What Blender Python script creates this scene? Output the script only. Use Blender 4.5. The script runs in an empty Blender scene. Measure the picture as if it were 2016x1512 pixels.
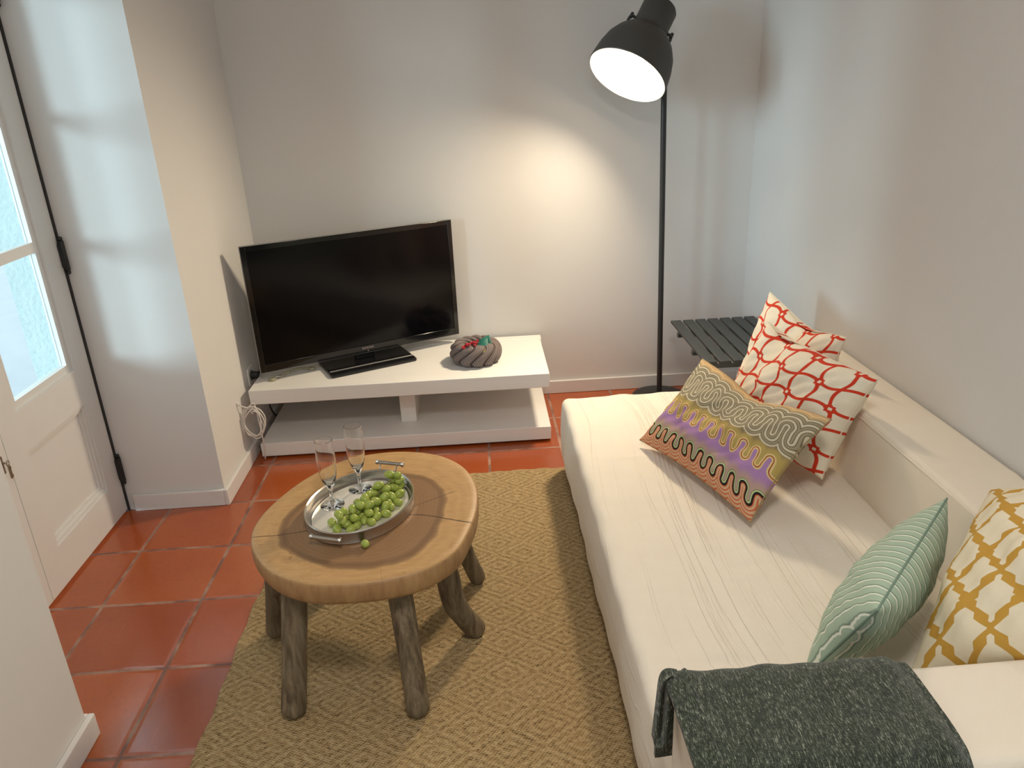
import bpy, bmesh, math, random
from mathutils import Vector, Matrix, Quaternion
from math import sin, cos, pi, sqrt, radians, atan2, exp

sc = bpy.context.scene
COL = sc.collection

# ---------------------------------------------------------------- camera
CAM_POS = Vector((0.0, 0.0, 1.5))
YAW, PITCH, ROLL = radians(1.92), radians(21.73), radians(2.717)
fwd = Vector((sin(YAW) * cos(PITCH), cos(YAW) * cos(PITCH), -sin(PITCH)))
rgt = Vector((cos(YAW), -sin(YAW), 0))
dwn = fwd.cross(rgt)
r2 = rgt * cos(ROLL) + dwn * sin(ROLL)
d2 = dwn * cos(ROLL) - rgt * sin(ROLL)
cam_data = bpy.data.cameras.new('camera')
cam = bpy.data.objects.new('camera', cam_data)
COL.objects.link(cam)
m = Matrix.Identity(4)
for i in range(3):
    m[i][0] = r2[i]; m[i][1] = -d2[i]; m[i][2] = -fwd[i]; m[i][3] = CAM_POS[i]
cam.matrix_world = m
cam_data.sensor_width = 36.0
cam_data.lens = 36.0 * 1500.0 / 2016.0
cam_data.clip_start = 0.02
sc.camera = cam

# ---------------------------------------------------------------- world, daylight, exposure
world = bpy.data.worlds.new('world')
sc.world = world
world.use_nodes = True
wn = world.node_tree
wn.nodes['Background'].inputs[0].default_value = (0.78, 0.93, 1.0, 1)
wn.nodes['Background'].inputs[1].default_value = 2.3

def daylight(name, energy, angle, direction):         # broad hazy daylight coming low through the glazed door
    sd = bpy.data.lights.new(name, 'SUN'); sd.energy = energy; sd.angle = radians(angle); sd.color = (0.68, 0.89, 1.0)
    o = bpy.data.objects.new(name, sd); COL.objects.link(o)
    o.rotation_euler = Vector(direction).to_track_quat('-Z', 'Y').to_euler()
daylight('sun_daylight', 4.2, 26, (0.90, 0.42, -0.08))
daylight('sun_haze_daylight', 1.9, 13, (0.56, 0.80, -0.14))

cd = bpy.data.lights.new('added_ceiling_fill_light', 'AREA')   # added fill light under the ceiling, out of view
cd.shape = 'DISK'; cd.size = 0.42; cd.energy = 22; cd.color = (1.0, 0.94, 0.87)
cl = bpy.data.objects.new('added_ceiling_fill_light', cd)
COL.objects.link(cl)
cl.location = (0.1, 0.35, 2.485)

vs = sc.view_settings
vs.view_transform = 'Standard'; vs.look = 'None'; vs.gamma = 1.0; vs.use_curve_mapping = False
vs.exposure = 0.0
sc.display_settings.display_device = 'sRGB'
try:
    sc.cycles.use_denoising = True
    sc.cycles.denoiser = 'OPENIMAGEDENOISE'
    sc.cycles.max_bounces = 10
    sc.cycles.diffuse_bounces = 6
    sc.cycles.glossy_bounces = 4
    sc.cycles.transmission_bounces = 8
    sc.cycles.transparent_max_bounces = 10
    sc.cycles.sample_clamp_indirect = 6
    sc.cycles.blur_glossy = 0.5
except Exception:
    pass

# ---------------------------------------------------------------- node expression helper
class V:
    """A value socket of a node tree; arithmetic builds Math nodes."""
    def __init__(s, nt, x): s.nt = nt; s.x = x
    def op(s, name, *a, clamp=False):
        n = s.nt.nodes.new('ShaderNodeMath'); n.operation = name; n.use_clamp = clamp
        for i, q in enumerate((s,) + a):
            if isinstance(q, V): s.nt.links.new(q.x, n.inputs[i])
            else: n.inputs[i].default_value = q
        return V(s.nt, n.outputs[0])
    def __add__(s, o): return s.op('ADD', o)
    __radd__ = __add__
    def __sub__(s, o): return s.op('SUBTRACT', o)
    def __rsub__(s, o): return (s * -1.0) + o
    def __mul__(s, o): return s.op('MULTIPLY', o)
    __rmul__ = __mul__
    def __truediv__(s, o): return s.op('DIVIDE', o)
    def __neg__(s): return s * -1.0
    def sin(s): return s.op('SINE')
    def cos(s): return s.op('COSINE')
    def abs(s): return s.op('ABSOLUTE')
    def fr(s): return s.op('FRACT')
    def fl(s): return s.op('FLOOR')
    def sqrt(s): return s.op('SQRT')
    def pow(s, e): return s.op('POWER', e)
    def min(s, o): return s.op('MINIMUM', o)
    def max(s, o): return s.op('MAXIMUM', o)
    def lt(s, o): return s.op('LESS_THAN', o)
    def gt(s, o): return s.op('GREATER_THAN', o)
    def clamp(s): return s.op('ADD', 0.0, clamp=True)
    def ss(s, a, b):                                 # smoothstep a..b (b may be < a)
        n = s.nt.nodes.new('ShaderNodeMapRange'); n.interpolation_type = 'SMOOTHSTEP'
        lo, hi = (a, b) if a < b else (b, a)
        s.nt.links.new(s.x, n.inputs[0])
        n.inputs[1].default_value = lo; n.inputs[2].default_value = hi
        n.inputs[3].default_value = 0.0 if a < b else 1.0
        n.inputs[4].default_value = 1.0 if a < b else 0.0
        return V(s.nt, n.outputs[0])

class Mat:
    def __init__(s, name, rough=0.6, color=(0.8, 0.8, 0.8), metal=0.0, spec=0.5):
        s.m = bpy.data.materials.new(name); s.m.use_nodes = True
        s.nt = s.m.node_tree; s.b = s.nt.nodes['Principled BSDF']
        s.set('Base Color', (*color, 1)); s.set('Roughness', rough); s.set('Metallic', metal)
        s.set('Specular IOR Level', spec)
    def set(s, k, v):
        i = s.b.inputs[k]
        if isinstance(v, V): s.nt.links.new(v.x, i)
        elif hasattr(v, 'is_output'): s.nt.links.new(v, i)
        else: i.default_value = v
    def coords(s, kind='Object', scale=(1, 1, 1), rot=(0, 0, 0)):
        t = s.nt.nodes.new('ShaderNodeTexCoord'); mp = s.nt.nodes.new('ShaderNodeMapping')
        mp.inputs['Scale'].default_value = scale; mp.inputs['Rotation'].default_value = rot
        s.nt.links.new(t.outputs[kind], mp.inputs[0])
        return mp.outputs[0]
    def xyz(s, vec):
        n = s.nt.nodes.new('ShaderNodeSeparateXYZ'); s.nt.links.new(vec, n.inputs[0])
        return [V(s.nt, o) for o in n.outputs]
    def comb(s, x, y, z=0.0):
        n = s.nt.nodes.new('ShaderNodeCombineXYZ')
        for i, q in enumerate((x, y, z)):
            if isinstance(q, V): s.nt.links.new(q.x, n.inputs[i])
            else: n.inputs[i].default_value = q
        return n.outputs[0]
    def noise(s, vec, scale, detail=2.0, rough=0.5, dist=0.0):
        n = s.nt.nodes.new('ShaderNodeTexNoise'); s.nt.links.new(vec, n.inputs['Vector'])
        n.inputs['Scale'].default_value = scale; n.inputs['Detail'].default_value = detail
        n.inputs['Roughness'].default_value = rough; n.inputs['Distortion'].default_value = dist
        return V(s.nt, n.outputs[0])
    def wnoise(s, vec):
        n = s.nt.nodes.new('ShaderNodeTexWhiteNoise'); s.nt.links.new(vec, n.inputs[0])
        return V(s.nt, n.outputs[0])
    def ramp(s, f, stops, mode='LINEAR'):
        n = s.nt.nodes.new('ShaderNodeValToRGB'); s.nt.links.new(f.x, n.inputs[0])
        cr = n.color_ramp; cr.interpolation = mode
        while len(cr.elements) < len(stops): cr.elements.new(0.5)
        for e, (p, c) in zip(cr.elements, stops): e.position = p; e.color = (*c, 1)
        return n.outputs[0]
    def mix(s, f, a, b, mode='MIX'):
        n = s.nt.nodes.new('ShaderNodeMix'); n.data_type = 'RGBA'; n.blend_type = mode
        for q, i in ((f, 0), (a, 6), (b, 7)):
            if isinstance(q, V): s.nt.links.new(q.x, n.inputs[i])
            elif hasattr(q, 'is_output'): s.nt.links.new(q, n.inputs[i])
            elif i == 0: n.inputs[i].default_value = q
            else: n.inputs[i].default_value = (*q, 1)
        return n.outputs[2]
    def bump(s, h, strength=0.3, dist=0.01):
        n = s.nt.nodes.new('ShaderNodeBump'); s.nt.links.new(h.x, n.inputs['Height'])
        n.inputs['Strength'].default_value = strength; n.inputs['Distance'].default_value = dist
        s.nt.links.new(n.outputs[0], s.b.inputs['Normal'])

# ---------------------------------------------------------------- materials
def plain(name, color, rough=0.5, metal=0.0, spec=0.5, nscale=60, namt=0.06, bump=0.05, bd=0.002):
    q = Mat(name, rough, color, metal, spec)
    v = q.coords()
    n = q.noise(v, nscale, 3)
    c2 = tuple(max(0, c * (1 - namt)) for c in color); c1 = tuple(min(1, c * (1 + namt)) for c in color)
    q.set('Base Color', q.mix(n, c2, c1))
    if bump: q.bump(n, bump, bd)
    return q

wall_m = plain('wall_paint', (0.665, 0.652, 0.635), 0.85, nscale=9, namt=0.012, bump=0.06, bd=0.004).m
ceil_m = plain('ceiling_paint', (0.82, 0.81, 0.79), 0.9, nscale=9, namt=0.01, bump=0.03).m
trim_m = plain('trim_paint', (0.69, 0.672, 0.655), 0.45, nscale=14, namt=0.02, bump=0.03).m
door_m = plain('door_paint', (0.70, 0.695, 0.68), 0.42, nscale=12, namt=0.02, bump=0.05).m
stucco_m = plain('exterior_stucco', (0.40, 0.46, 0.46), 0.95, nscale=60, namt=0.07, bump=0.5, bd=0.01).m
terrace_m = plain('terrace_stone', (0.40, 0.41, 0.43), 0.9, nscale=5, namt=0.1, bump=0.2).m
black_m = plain('black_metal', (0.018, 0.019, 0.019), 0.42, nscale=90, namt=0.2, bump=0.05).m
iron_m = plain('hinge_iron', (0.012, 0.012, 0.012), 0.5, nscale=60, namt=0.3, bump=0.3).m
shade_out_m = plain('shade_lacquer', (0.050, 0.046, 0.042), 0.5, nscale=200, namt=0.08, bump=0.04).m
slat_m = plain('slat_lacquer', (0.032, 0.038, 0.038), 0.45, nscale=70, namt=0.15, bump=0.1).m
steel_m = plain('brushed_steel', (0.50, 0.47, 0.43), 0.28, metal=1.0, nscale=120, namt=0.08, bump=0.06).m
mirror_m = plain('tray_mirror', (0.95, 0.91, 0.81), 0.12, metal=0.5, nscale=4, namt=0.03, bump=0.02).m
plastic_w = plain('white_plastic', (0.72, 0.70, 0.67), 0.35, nscale=40, namt=0.02).m
cable_w = plain('white_cable', (0.68, 0.64, 0.60), 0.4, nscale=60, namt=0.03).m
cable_b = plain('black_cable', (0.012, 0.012, 0.013), 0.5).m
key_m = plain('key_metal', (0.36, 0.30, 0.22), 0.35, metal=1.0, nscale=100, namt=0.2).m
tvbody_m = plain('gloss_black_plastic', (0.006, 0.006, 0.007), 0.10, nscale=40, namt=0.1, bump=0).m
tvedge_m = plain('tv_grey_edge', (0.30, 0.29, 0.28), 0.3, nscale=40, namt=0.05, bump=0).m
screen_m = plain('screen_glass', (0.002, 0.002, 0.003), 0.14, spec=0.22, nscale=3, namt=0.2, bump=0).m
logo_m = plain('logo_print', (0.42, 0.33, 0.31), 0.5).m
leaf_m = plain('leaf_cloth', (0.015, 0.14, 0.11), 0.55, nscale=30, namt=0.25, bump=0.2).m
leaf2_m = plain('leaf_olive', (0.22, 0.22, 0.05), 0.6, nscale=30, namt=0.25, bump=0.2).m
berry_m = plain('berry_red', (0.42, 0.02, 0.03), 0.25, nscale=50, namt=0.2).m
gstem_m = plain('grape_stem', (0.12, 0.11, 0.03), 0.6, nscale=90, namt=0.3).m
pale_m = plain('pale_petal', (0.75, 0.72, 0.70), 0.7).m
strap_m = plain('greenish_clear_plastic', (0.33, 0.31, 0.20), 0.2, nscale=90, namt=0.3).m

def lacquer():
    q = Mat('white_lacquer_wood', 0.38, (0.74, 0.73, 0.71))
    v = q.coords(scale=(1.5, 12, 12))
    n = q.noise(v, 3, 4)
    q.set('Base Color', q.mix(n, (0.76, 0.74, 0.71), (0.81, 0.80, 0.77)))
    q.set('Roughness', n * 0.15 + 0.36)
    q.bump(n, 0.06, 0.003)
    return q.m
stand_m = lacquer()

def tiles():
    q = Mat('terracotta_tiles', 0.3)
    v = q.coords('Object')
    x, y, z = q.xyz(v)
    wob = (q.noise(v, 2.2, 2) - 0.5) * 0.016
    wob2 = (q.noise(q.coords('Object', scale=(1, 1, 1), rot=(0, 0, 1.0)), 2.7, 2) - 0.5) * 0.016
    u = (x + wob + 0.0126) / 0.3145 + 20.0
    w = (y + wob2 - 1.446) / 0.308 + 20.0
    du = ((u.fr() - 0.5).abs() * -1 + 0.5) * 0.3145
    dw = ((w.fr() - 0.5).abs() * -1 + 0.5) * 0.308
    edge = du.min(dw) + (q.noise(v, 55, 3) - 0.5) * 0.0045
    grout = edge.ss(0.0068, 0.0038)
    cell = q.comb(u.fl(), w.fl(), 0.0)
    rnd = q.wnoise(cell)
    big = q.noise(v, 3.4, 4, 0.55)
    fine = q.noise(v, 70, 4, 0.6)
    streak = q.noise(q.coords('Object', scale=(9, 1.2, 1), rot=(0, 0, 0.5)), 6, 4, 0.6)
    c = q.ramp(big * 0.6 + rnd * 0.5 - 0.05, [(0.1, (0.275, 0.050, 0.009)), (0.5, (0.34, 0.067, 0.012)), (0.9, (0.41, 0.096, 0.018))])
    c = q.mix(fine.ss(0.45, 0.8) * 0.35, c, (0.22, 0.042, 0.016))
    c = q.mix(streak.ss(0.62, 0.8) * 0.22, c, (0.50, 0.20, 0.11))
    gc = q.mix(q.noise(v, 12, 3).ss(0.35, 0.65), (0.15, 0.055, 0.035), (0.36, 0.21, 0.15))
    q.set('Base Color', q.mix(grout, c, gc))
    q.set('Roughness', (big * 0.16 + 0.06 + streak * 0.10 + grout * 0.4))
    q.set('Specular IOR Level', 1.0)
    h = edge.ss(0.001, 0.016) * 1.0 + q.noise(v, 7, 3) * 0.7 + fine * 0.05
    q.bump(h, 0.35, 0.004)
    return q.m
tile_m = tiles()

def jute():
    q = Mat('jute_weave', 0.95, spec=0.15)
    v = q.coords('Object')
    x, y, z = q.xyz(v)
    x = x + (q.noise(v, 5, 2) - 0.5) * 0.012 + (q.noise(v, 38, 2) - 0.5) * 0.008
    y = y + (q.noise(q.coords('Object', rot=(0, 0, 2)), 5, 2) - 0.5) * 0.012
    a = ((x / 0.175).fr() - 0.5).abs()
    b = ((y / 0.125).fr() - 0.5).abs()
    d = a + b
    rid = (d * (2 * pi * 5.0)).sin() * 0.5 + 0.5
    # beads of twisted yarn along the ridges
    bead = ((x * 1.0 + y * 0.35) * (2 * pi / 0.0115)).sin() * ((y - x * 0.2) * (2 * pi / 0.0085)).sin()
    fib = q.noise(q.coords('Object', scale=(1, 1, 1)), 230, 4, 0.7)
    fib2 = q.noise(v, 95, 4, 0.75)
    lump = q.noise(q.coords('Object', scale=(1, 1.5, 1), rot=(0, 0, 0.4)), 95, 3, 0.6)
    h = rid * 0.24 + bead * 0.20 + lump * 1.15 + fib2 * 0.45 + fib * 0.25
    c = q.ramp(h * 0.62 + 0.0, [(0.36, (0.075, 0.044, 0.018)), (0.50, (0.275, 0.185, 0.085)), (0.66, (0.42, 0.30, 0.15)), (0.88, (0.58, 0.44, 0.25))])
    c = q.mix(q.noise(v, 4, 2).ss(0.3, 0.8) * 0.2, c, (0.45, 0.30, 0.14))
    q.set('Base Color', c)
    q.bump(h, 1.0, 0.006)
    return q.m
jute_m = jute()

TC = (-0.345, 1.80)      # centre of the growth rings
def slab():
    q = Mat('round_wood_slab', 0.5)
    v = q.coords('Object')
    x, y, z = q.xyz(v)
    n1 = q.noise(v, 4.0, 3)
    dx = (x - TC[0]); dy = (y - TC[1])
    r = ((dx * dx) * 0.95 + (dy * dy) * 0.80).sqrt() + (n1 - 0.5) * 0.09
    ring = (r * (2 * pi / 0.011) + q.noise(v, 9, 2) * 6).sin() * 0.5 + 0.5
    grain = q.noise(q.coords('Object', scale=(1, 4, 10), rot=(0, 0, 0.3)), 26, 5, 0.7)
    ring2 = (r * (2 * pi / 0.034) + q.noise(v, 6, 2) * 5).sin() * 0.5 + 0.5
    outer = q.mix(ring2 * 0.45, (0.45, 0.265, 0.105), (0.37, 0.205, 0.078))
    outer = q.mix(grain.ss(0.35, 0.75) * 0.6, outer, (0.57, 0.35, 0.155))
    outer = q.mix(q.noise(v, 14, 4, 0.7).ss(0.52, 0.72) * 0.45, outer, (0.30, 0.155, 0.06))
    inner = q.mix(ring * 0.35, (0.255, 0.140, 0.062), (0.185, 0.096, 0.044))
    inner = q.mix(grain.ss(0.4, 0.75) * 0.5, inner, (0.30, 0.165, 0.08))
    heart = r.ss(0.224, 0.196)
    c = q.mix(heart, outer, inner)
    c = q.mix((r.ss(0.19, 0.205) * r.ss(0.224, 0.212)) * 0.55, c, (0.10, 0.045, 0.02))
    c = q.mix(q.noise(v, 34, 2).ss(0.70, 0.78) * 0.5, c, (0.16, 0.075, 0.03))
    # natural cracks running out from the middle
    def crack(p0, p1, w0, k):
        ax, ay = p0; bx, by = p1
        L = math.hypot(bx - ax, by - ay); tx, ty = (bx - ax) / L, (by - ay) / L
        s_ = (x - ax) * tx + (y - ay) * ty
        t_ = (x - ax) * (-ty) + (y - ay) * tx + (q.noise(v, 9, 3) - 0.5) * k
        return t_.abs().ss(w0, w0 * 0.35) * s_.ss(0.0, 0.03) * s_.ss(L, L - 0.02)
    cr = crack((-0.27, 1.80), (-0.055, 1.72), 0.0030, 0.03).max(crack((-0.40, 1.74), (-0.66, 1.72), 0.0020, 0.02)) \
        .max(crack((-0.25, 1.81), (-0.10, 1.90), 0.0013, 0.02)).max(crack((-0.285, 1.56), (-0.275, 1.49), 0.0016, 0.004) * 0.2)
    c = q.mix(cr, c, (0.05, 0.022, 0.01))
    # bark side of the slab: upright streaks
    nz = q.xyz(q.nt.nodes.new('ShaderNodeNewGeometry').outputs['Normal'])[2].abs()
    side = nz.ss(0.75, 0.45)
    st = q.noise(q.coords('Object', scale=(1, 1, 0.25)), 38, 4, 0.6)
    sc_ = q.ramp(st, [(0.25, (0.25, 0.13, 0.055)), (0.5, (0.36, 0.21, 0.09)), (0.75, (0.44, 0.275, 0.125))])
    sc_ = q.mix(cr, sc_, (0.04, 0.02, 0.01))
    q.set('Base Color', q.mix(side, c, sc_))
    q.set('Roughness', grain * 0.25 + 0.38)
    q.bump(grain * 0.5 + st * side * 0.6 - cr * 2.0, 0.3, 0.003)
    return q.m
slab_m = slab()

def branch():
    q = Mat('weathered_branch', 0.75)
    v = q.coords('Object', scale=(1, 1, 0.09))
    n = q.noise(v, 75, 5, 0.65)
    n2 = q.noise(q.coords('Object'), 9, 3)
    c = q.ramp(n, [(0.3, (0.06, 0.040, 0.022)), (0.5, (0.155, 0.115, 0.066)), (0.72, (0.27, 0.215, 0.135))])
    c = q.mix(n2.ss(0.45, 0.75) * 0.5, c, (0.15, 0.13, 0.085))
    q.set('Base Color', c)
    q.bump(n, 0.5, 0.004)
    return q.m
branch_m = branch()

def cotton(name, c1, c2, wr=True, rough=0.9):
    q = Mat(name, rough, spec=0.2)
    v = q.coords('Object')
    x, y, z = q.xyz(v)
    weave = (x * 2600).sin() * (y * 2600).sin()
    n = q.noise(v, 16, 4, 0.55)
    q.set('Base Color', q.mix(n, c1, c2))
    try: q.set('Sheen Weight', 0.15)
    except Exception: pass
    if wr:
        # fine gathers that run mostly along the length of the seat and fan slightly
        vv = q.comb(x * 1.0 + (q.noise(v, 1.2, 1) - 0.5) * 0.14, y * 0.028, z * 0.3)
        g1 = q.noise(vv, 48, 1, 0.5); g2 = q.noise(vv, 17, 2, 0.5)
        rdg = (g1 - 0.5).abs().ss(0.05, 0.0) * 0.30 * g2.ss(0.4, 0.6) + g2 * 0.5
        q.bump(rdg + n * 0.15 + weave * 0.02, 0.65, 0.012)
    else:
        q.bump(n * 0.5 + weave * 0.05, 0.22, 0.01)
    return q.m
cover_m = cotton('gauze_cotton_cover', (0.79, 0.72, 0.61), (0.84, 0.775, 0.67))
sofa_m = cotton('cream_canvas', (0.78, 0.70, 0.575), (0.82, 0.745, 0.63), wr=False)

def cloth_bump(q, v, extra=None, k=0.45):
    n = q.noise(v, 9, 3, 0.55); f = q.noise(v, 420, 2)
    h = n * 0.9 + f * 0.06
    if extra is not None: h = h + extra
    q.bump(h, k, 0.012)

def trellis():
    q = Mat('red_trellis_cotton', 0.85, spec=0.2)
    v = q.coords('Object'); uv = q.coords('UV')
    u, w, _ = q.xyz(uv)
    X = u * 6.6 + w * 0.3 + 0.2
    Y = w * 5.2 - u * 0.35 + 0.15
    k = 0.38
    sX, cX, sY, cY = (X * pi).sin(), (X * pi).cos(), (Y * pi).sin(), (Y * pi).cos()
    d1 = (cX + sY * k).abs() / ((sX * sX + cY * cY * (k * k)).sqrt() * pi + 0.05)
    d2_ = (sY + cX * k).abs() / ((cY * cY + sX * sX * (k * k)).sqrt() * pi + 0.05)
    line = d1.min(d2_).ss(0.074, 0.062)
    i = (X + 0.0).fl(); j = (Y + 0.5).fl()
    bx = (X.fr() - 0.5).abs(); by = ((Y + 0.5).fr() - 0.5).abs()
    par = ((i + j + 0.0) / 2.0).fr().gt(0.25)
    box = bx.max(by)
    outer = box.ss(0.165, 0.155) * par
    innr = box.ss(0.070, 0.060) * par
    nub = (bx.max(by * 1.0).ss(0.21, 0.2) * bx.min(by).ss(0.05, 0.04)) * par
    red = line.max(outer).max(nub) * (innr * -1.0 + 1.0)
    c = q.mix(q.noise(v, 30, 3), (0.74, 0.665, 0.53), (0.80, 0.73, 0.60))
    q.set('Base Color', q.mix(red, c, (0.58, 0.045, 0.018)))
    cloth_bump(q, v)
    return q.m
trellis_m = trellis()

def meander():
    q = Mat('wave_print', 0.85, spec=0.2)
    q.m.name = 'wave_print_cotton'
    v = q.coords('Object'); uv = q.coords('UV')
    u, w, _ = q.xyz(uv)
    def comb(per, lean, base, A, ph0=0.0):
        # signed distance (metres) to a row of round-ended interlocking fingers; > 0 above the row
        r_ = per / 4
        x = (((u * 0.57 + w * lean + ph0) / per).fr() - 0.5).abs() * per
        vv = w * 0.34 - base
        t = (vv - (A - r_)).max(0.0); b = (vv * -1.0 - (A - r_)).max(0.0)
        st_ = (x * x + t * t).sqrt() - r_
        xb = x * -1.0 + per / 2
        sb_ = ((xb * xb + b * b).sqrt() * -1.0) + r_
        return st_ + sb_ - (x - r_)
    dA = comb(0.050, 0.05, 0.052, 0.021); dB = comb(0.050, 0.05, 0.150, 0.024, 0.012)
    purple = q.mix(dA.ss(0.012, 0.040), (0.42, 0.29, 0.235), (0.37, 0.205, 0.41))
    taupe = q.mix(dB.ss(0.012, 0.030), (0.42, 0.31, 0.10), (0.25, 0.19, 0.105))
    c = q.mix(dB.gt(0.0), purple, taupe)
    c = q.mix(dB.ss(0.0075, 0.0050) * dB.ss(-0.0065, -0.0052), c, (0.64, 0.49, 0.22))
    c = q.mix(dB.abs().ss(0.0017, 0.0011), c, (0.32, 0.055, 0.02))
    shell = ((dA / 0.0085).fr() - 0.5).abs() * 2.0
    shells = q.mix(shell.ss(0.35, 0.6), (0.52, 0.14, 0.06), (0.64, 0.46, 0.29))
    shells = q.mix(shell.ss(0.85, 0.95) * 0.7, shells, (0.25, 0.06, 0.03))
    c = q.mix(dA.lt(0.0), c, shells)
    c = q.mix(dA.ss(0.0085, 0.0080) * dA.gt(0.0), c, (0.10, 0.13, 0.05))
    c = q.mix(dA.ss(0.0072, 0.0066) * dA.gt(0.0), c, (0.46, 0.54, 0.28))
    c = q.mix(dA.abs().ss(0.0034, 0.0028), c, (0.022, 0.016, 0.012))
    dC = comb(0.062, 0.07, 0.248, 0.030, 0.02)
    t2 = ((dC / 0.0155).fr() - 0.5).abs() * 0.0155
    c2 = q.mix(t2.ss(0.0030, 0.0022), (0.32, 0.27, 0.175), (0.58, 0.52, 0.38))
    c2 = q.mix(t2.ss(0.0054, 0.0048) * t2.ss(0.0033, 0.0038), c2, (0.125, 0.105, 0.07))
    c2 = q.mix(dC.ss(0.040, 0.050) * 0.7, c2, (0.66, 0.42, 0.19))
    q.set('Base Color', q.mix(dC.ss(-0.027, -0.025), c, c2))
    cloth_bump(q, v)
    return q.m
meander_m = meander()

def mint():
    q = Mat('mint_striped_cotton', 0.85, spec=0.2)
    v = q.coords('Object'); uv = q.coords('UV')
    u, w, _ = q.xyz(uv)
    s_ = (u * 21.0) + (q.noise(q.comb(u * 3.0, w * 3.0, 0.0), 2.2, 2) - 0.5) * 0.9 + (w * 6.3).cos() * 0.12
    f = s_.fr()
    wl = f.ss(0.06, 0.11) * f.ss(0.25, 0.20)
    dk = f.ss(0.25, 0.29) * f.ss(0.42, 0.33)
    c = q.mix(q.noise(v, 25, 3), (0.36, 0.47, 0.365), (0.42, 0.53, 0.41))
    c = q.mix(dk * 0.55, c, (0.14, 0.22, 0.17))  # shade beside each raised white stripe, put into the colour
    q.set('Base Color', q.mix(wl, c, (0.80, 0.82, 0.70)))
    h = wl * 0.9 - dk * 1.3 + q.noise(v, 10, 3) * 0.5
    q.bump(h, 0.45, 0.006)
    return q.m
mint_m = mint()

def ikat():
    q = Mat('mustard_zigzag_cotton', 0.85, spec=0.2)
    v = q.coords('Object'); uv = q.coords('UV')
    u, w, _ = q.xyz(uv)
    X = u * 3.9 + 0.30; Y = w * 3.9 + 0.1
    a = ((X.fr() - 0.5).abs() * 2.0)
    b = ((Y.fr() - 0.5).abs() * 2.0)
    d = (a + b - 1.0 + ((a * 2.0 + 0.25).fr() - 0.5) * -0.20).abs()
    line = d.ss(0.215, 0.195)
    c = q.mix(q.noise(v, 30, 3), (0.73, 0.64, 0.47), (0.79, 0.71, 0.54))
    q.set('Base Color', q.mix(line, c, (0.53, 0.30, 0.055)))
    cloth_bump(q, v)
    return q.m
ikat_m = ikat()

def melange():
    q = Mat('charcoal_green_melange', 0.95, spec=0.1)
    v = q.coords('Object')
    x, y, z = q.xyz(v)
    along = q.noise(q.coords('Object', scale=(1.0, 0.16, 0.16), rot=(0, 0, 0.12)), 620, 2, 0.7)
    cross = q.noise(q.coords('Object', scale=(0.2, 1.0, 1.0)), 700, 2, 0.7)
    big = q.noise(v, 45, 3, 0.6)
    f = along * 0.72 + cross * 0.26 + big * 0.12
    c = q.ramp(f, [(0.40, (0.012, 0.017, 0.011)), (0.54, (0.032, 0.042, 0.029)), (0.62, (0.085, 0.10, 0.072)), (0.72, (0.36, 0.38, 0.30))])
    q.set('Base Color', c)
    try: q.set('Sheen Weight', 0.25)
    except Exception: pass
    q.bump(f, 0.9, 0.004)
    return q.m
throw_m = melange()

def grape():
    q = Mat('green_grape_skin', 0.28, (0.30, 0.42, 0.03))
    v = q.coords('Object')
    n = q.noise(v, 45, 3)
    q.set('Base Color', q.mix(n, (0.21, 0.29, 0.030), (0.46, 0.51, 0.12)))
    q.set('Roughness', n * 0.2 + 0.18)
    try:
        q.set('Subsurface Weight', 0.3); q.set('Subsurface Radius', (0.006, 0.008, 0.002)); q.set('Subsurface Scale', 1.0)
    except Exception: pass
    return q.m
grape_m = grape()

def braid():
    q = Mat('grey_twisted_yarn', 0.8, spec=0.2)
    uv = q.coords('UV')
    u, w, _ = q.xyz(uv)
    s = ((u * 11.0) + (w * 6.2 + 0.6).sin() * 0.95 + w * 1.2)
    fine = ((s * 6.0 + w * 2.0) * (2 * pi)).sin() * 0.5 + 0.5
    n = q.noise(q.coords('Object'), 80, 3)
    c = q.mix(fine * 0.7, (0.11, 0.085, 0.080), (0.30, 0.26, 0.25))
    c = q.mix(n.ss(0.5, 0.8) * 0.5, c, (0.20, 0.15, 0.15))
    c = q.mix(((s.fr() - 0.5).abs() * 2.0).ss(0.72, 0.95) * 0.8, c, (0.035, 0.022, 0.022))
    q.set('Base Color', c)
    q.bump(fine + n * 0.5, 0.6, 0.002)
    return q.m
braid_m = braid()

def glass(name, color=(1, 1, 1)):
    q = Mat(name, 0.0, color)
    q.set('Transmission Weight', 1.0); q.set('IOR', 1.46)
    q.set('Roughness', 0.0)
    return q.m
flute_m = glass('clear_glass')

def pane_material():
    mt = bpy.data.materials.new('window_glass'); mt.use_nodes = True
    nt = mt.node_tree; nt.nodes.clear()
    out = nt.nodes.new('ShaderNodeOutputMaterial'); mx = nt.nodes.new('ShaderNodeMixShader')
    tr = nt.nodes.new('ShaderNodeBsdfTransparent'); gl = nt.nodes.new('ShaderNodeBsdfGlossy')
    lw = nt.nodes.new('ShaderNodeLayerWeight'); lw.inputs[0].default_value = 0.5
    fz = V(nt, lw.outputs['Facing']).pow(5.0) * 0.8 + 0.04
    tr.inputs[0].default_value = (0.93, 0.97, 0.97, 1); gl.inputs['Roughness'].default_value = 0.02
    nt.links.new(fz.x, mx.inputs[0]); nt.links.new(tr.outputs[0], mx.inputs[1]); nt.links.new(gl.outputs[0], mx.inputs[2])
    nt.links.new(mx.outputs[0], out.inputs[0])
    return mt
pane_m = pane_material()

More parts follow.
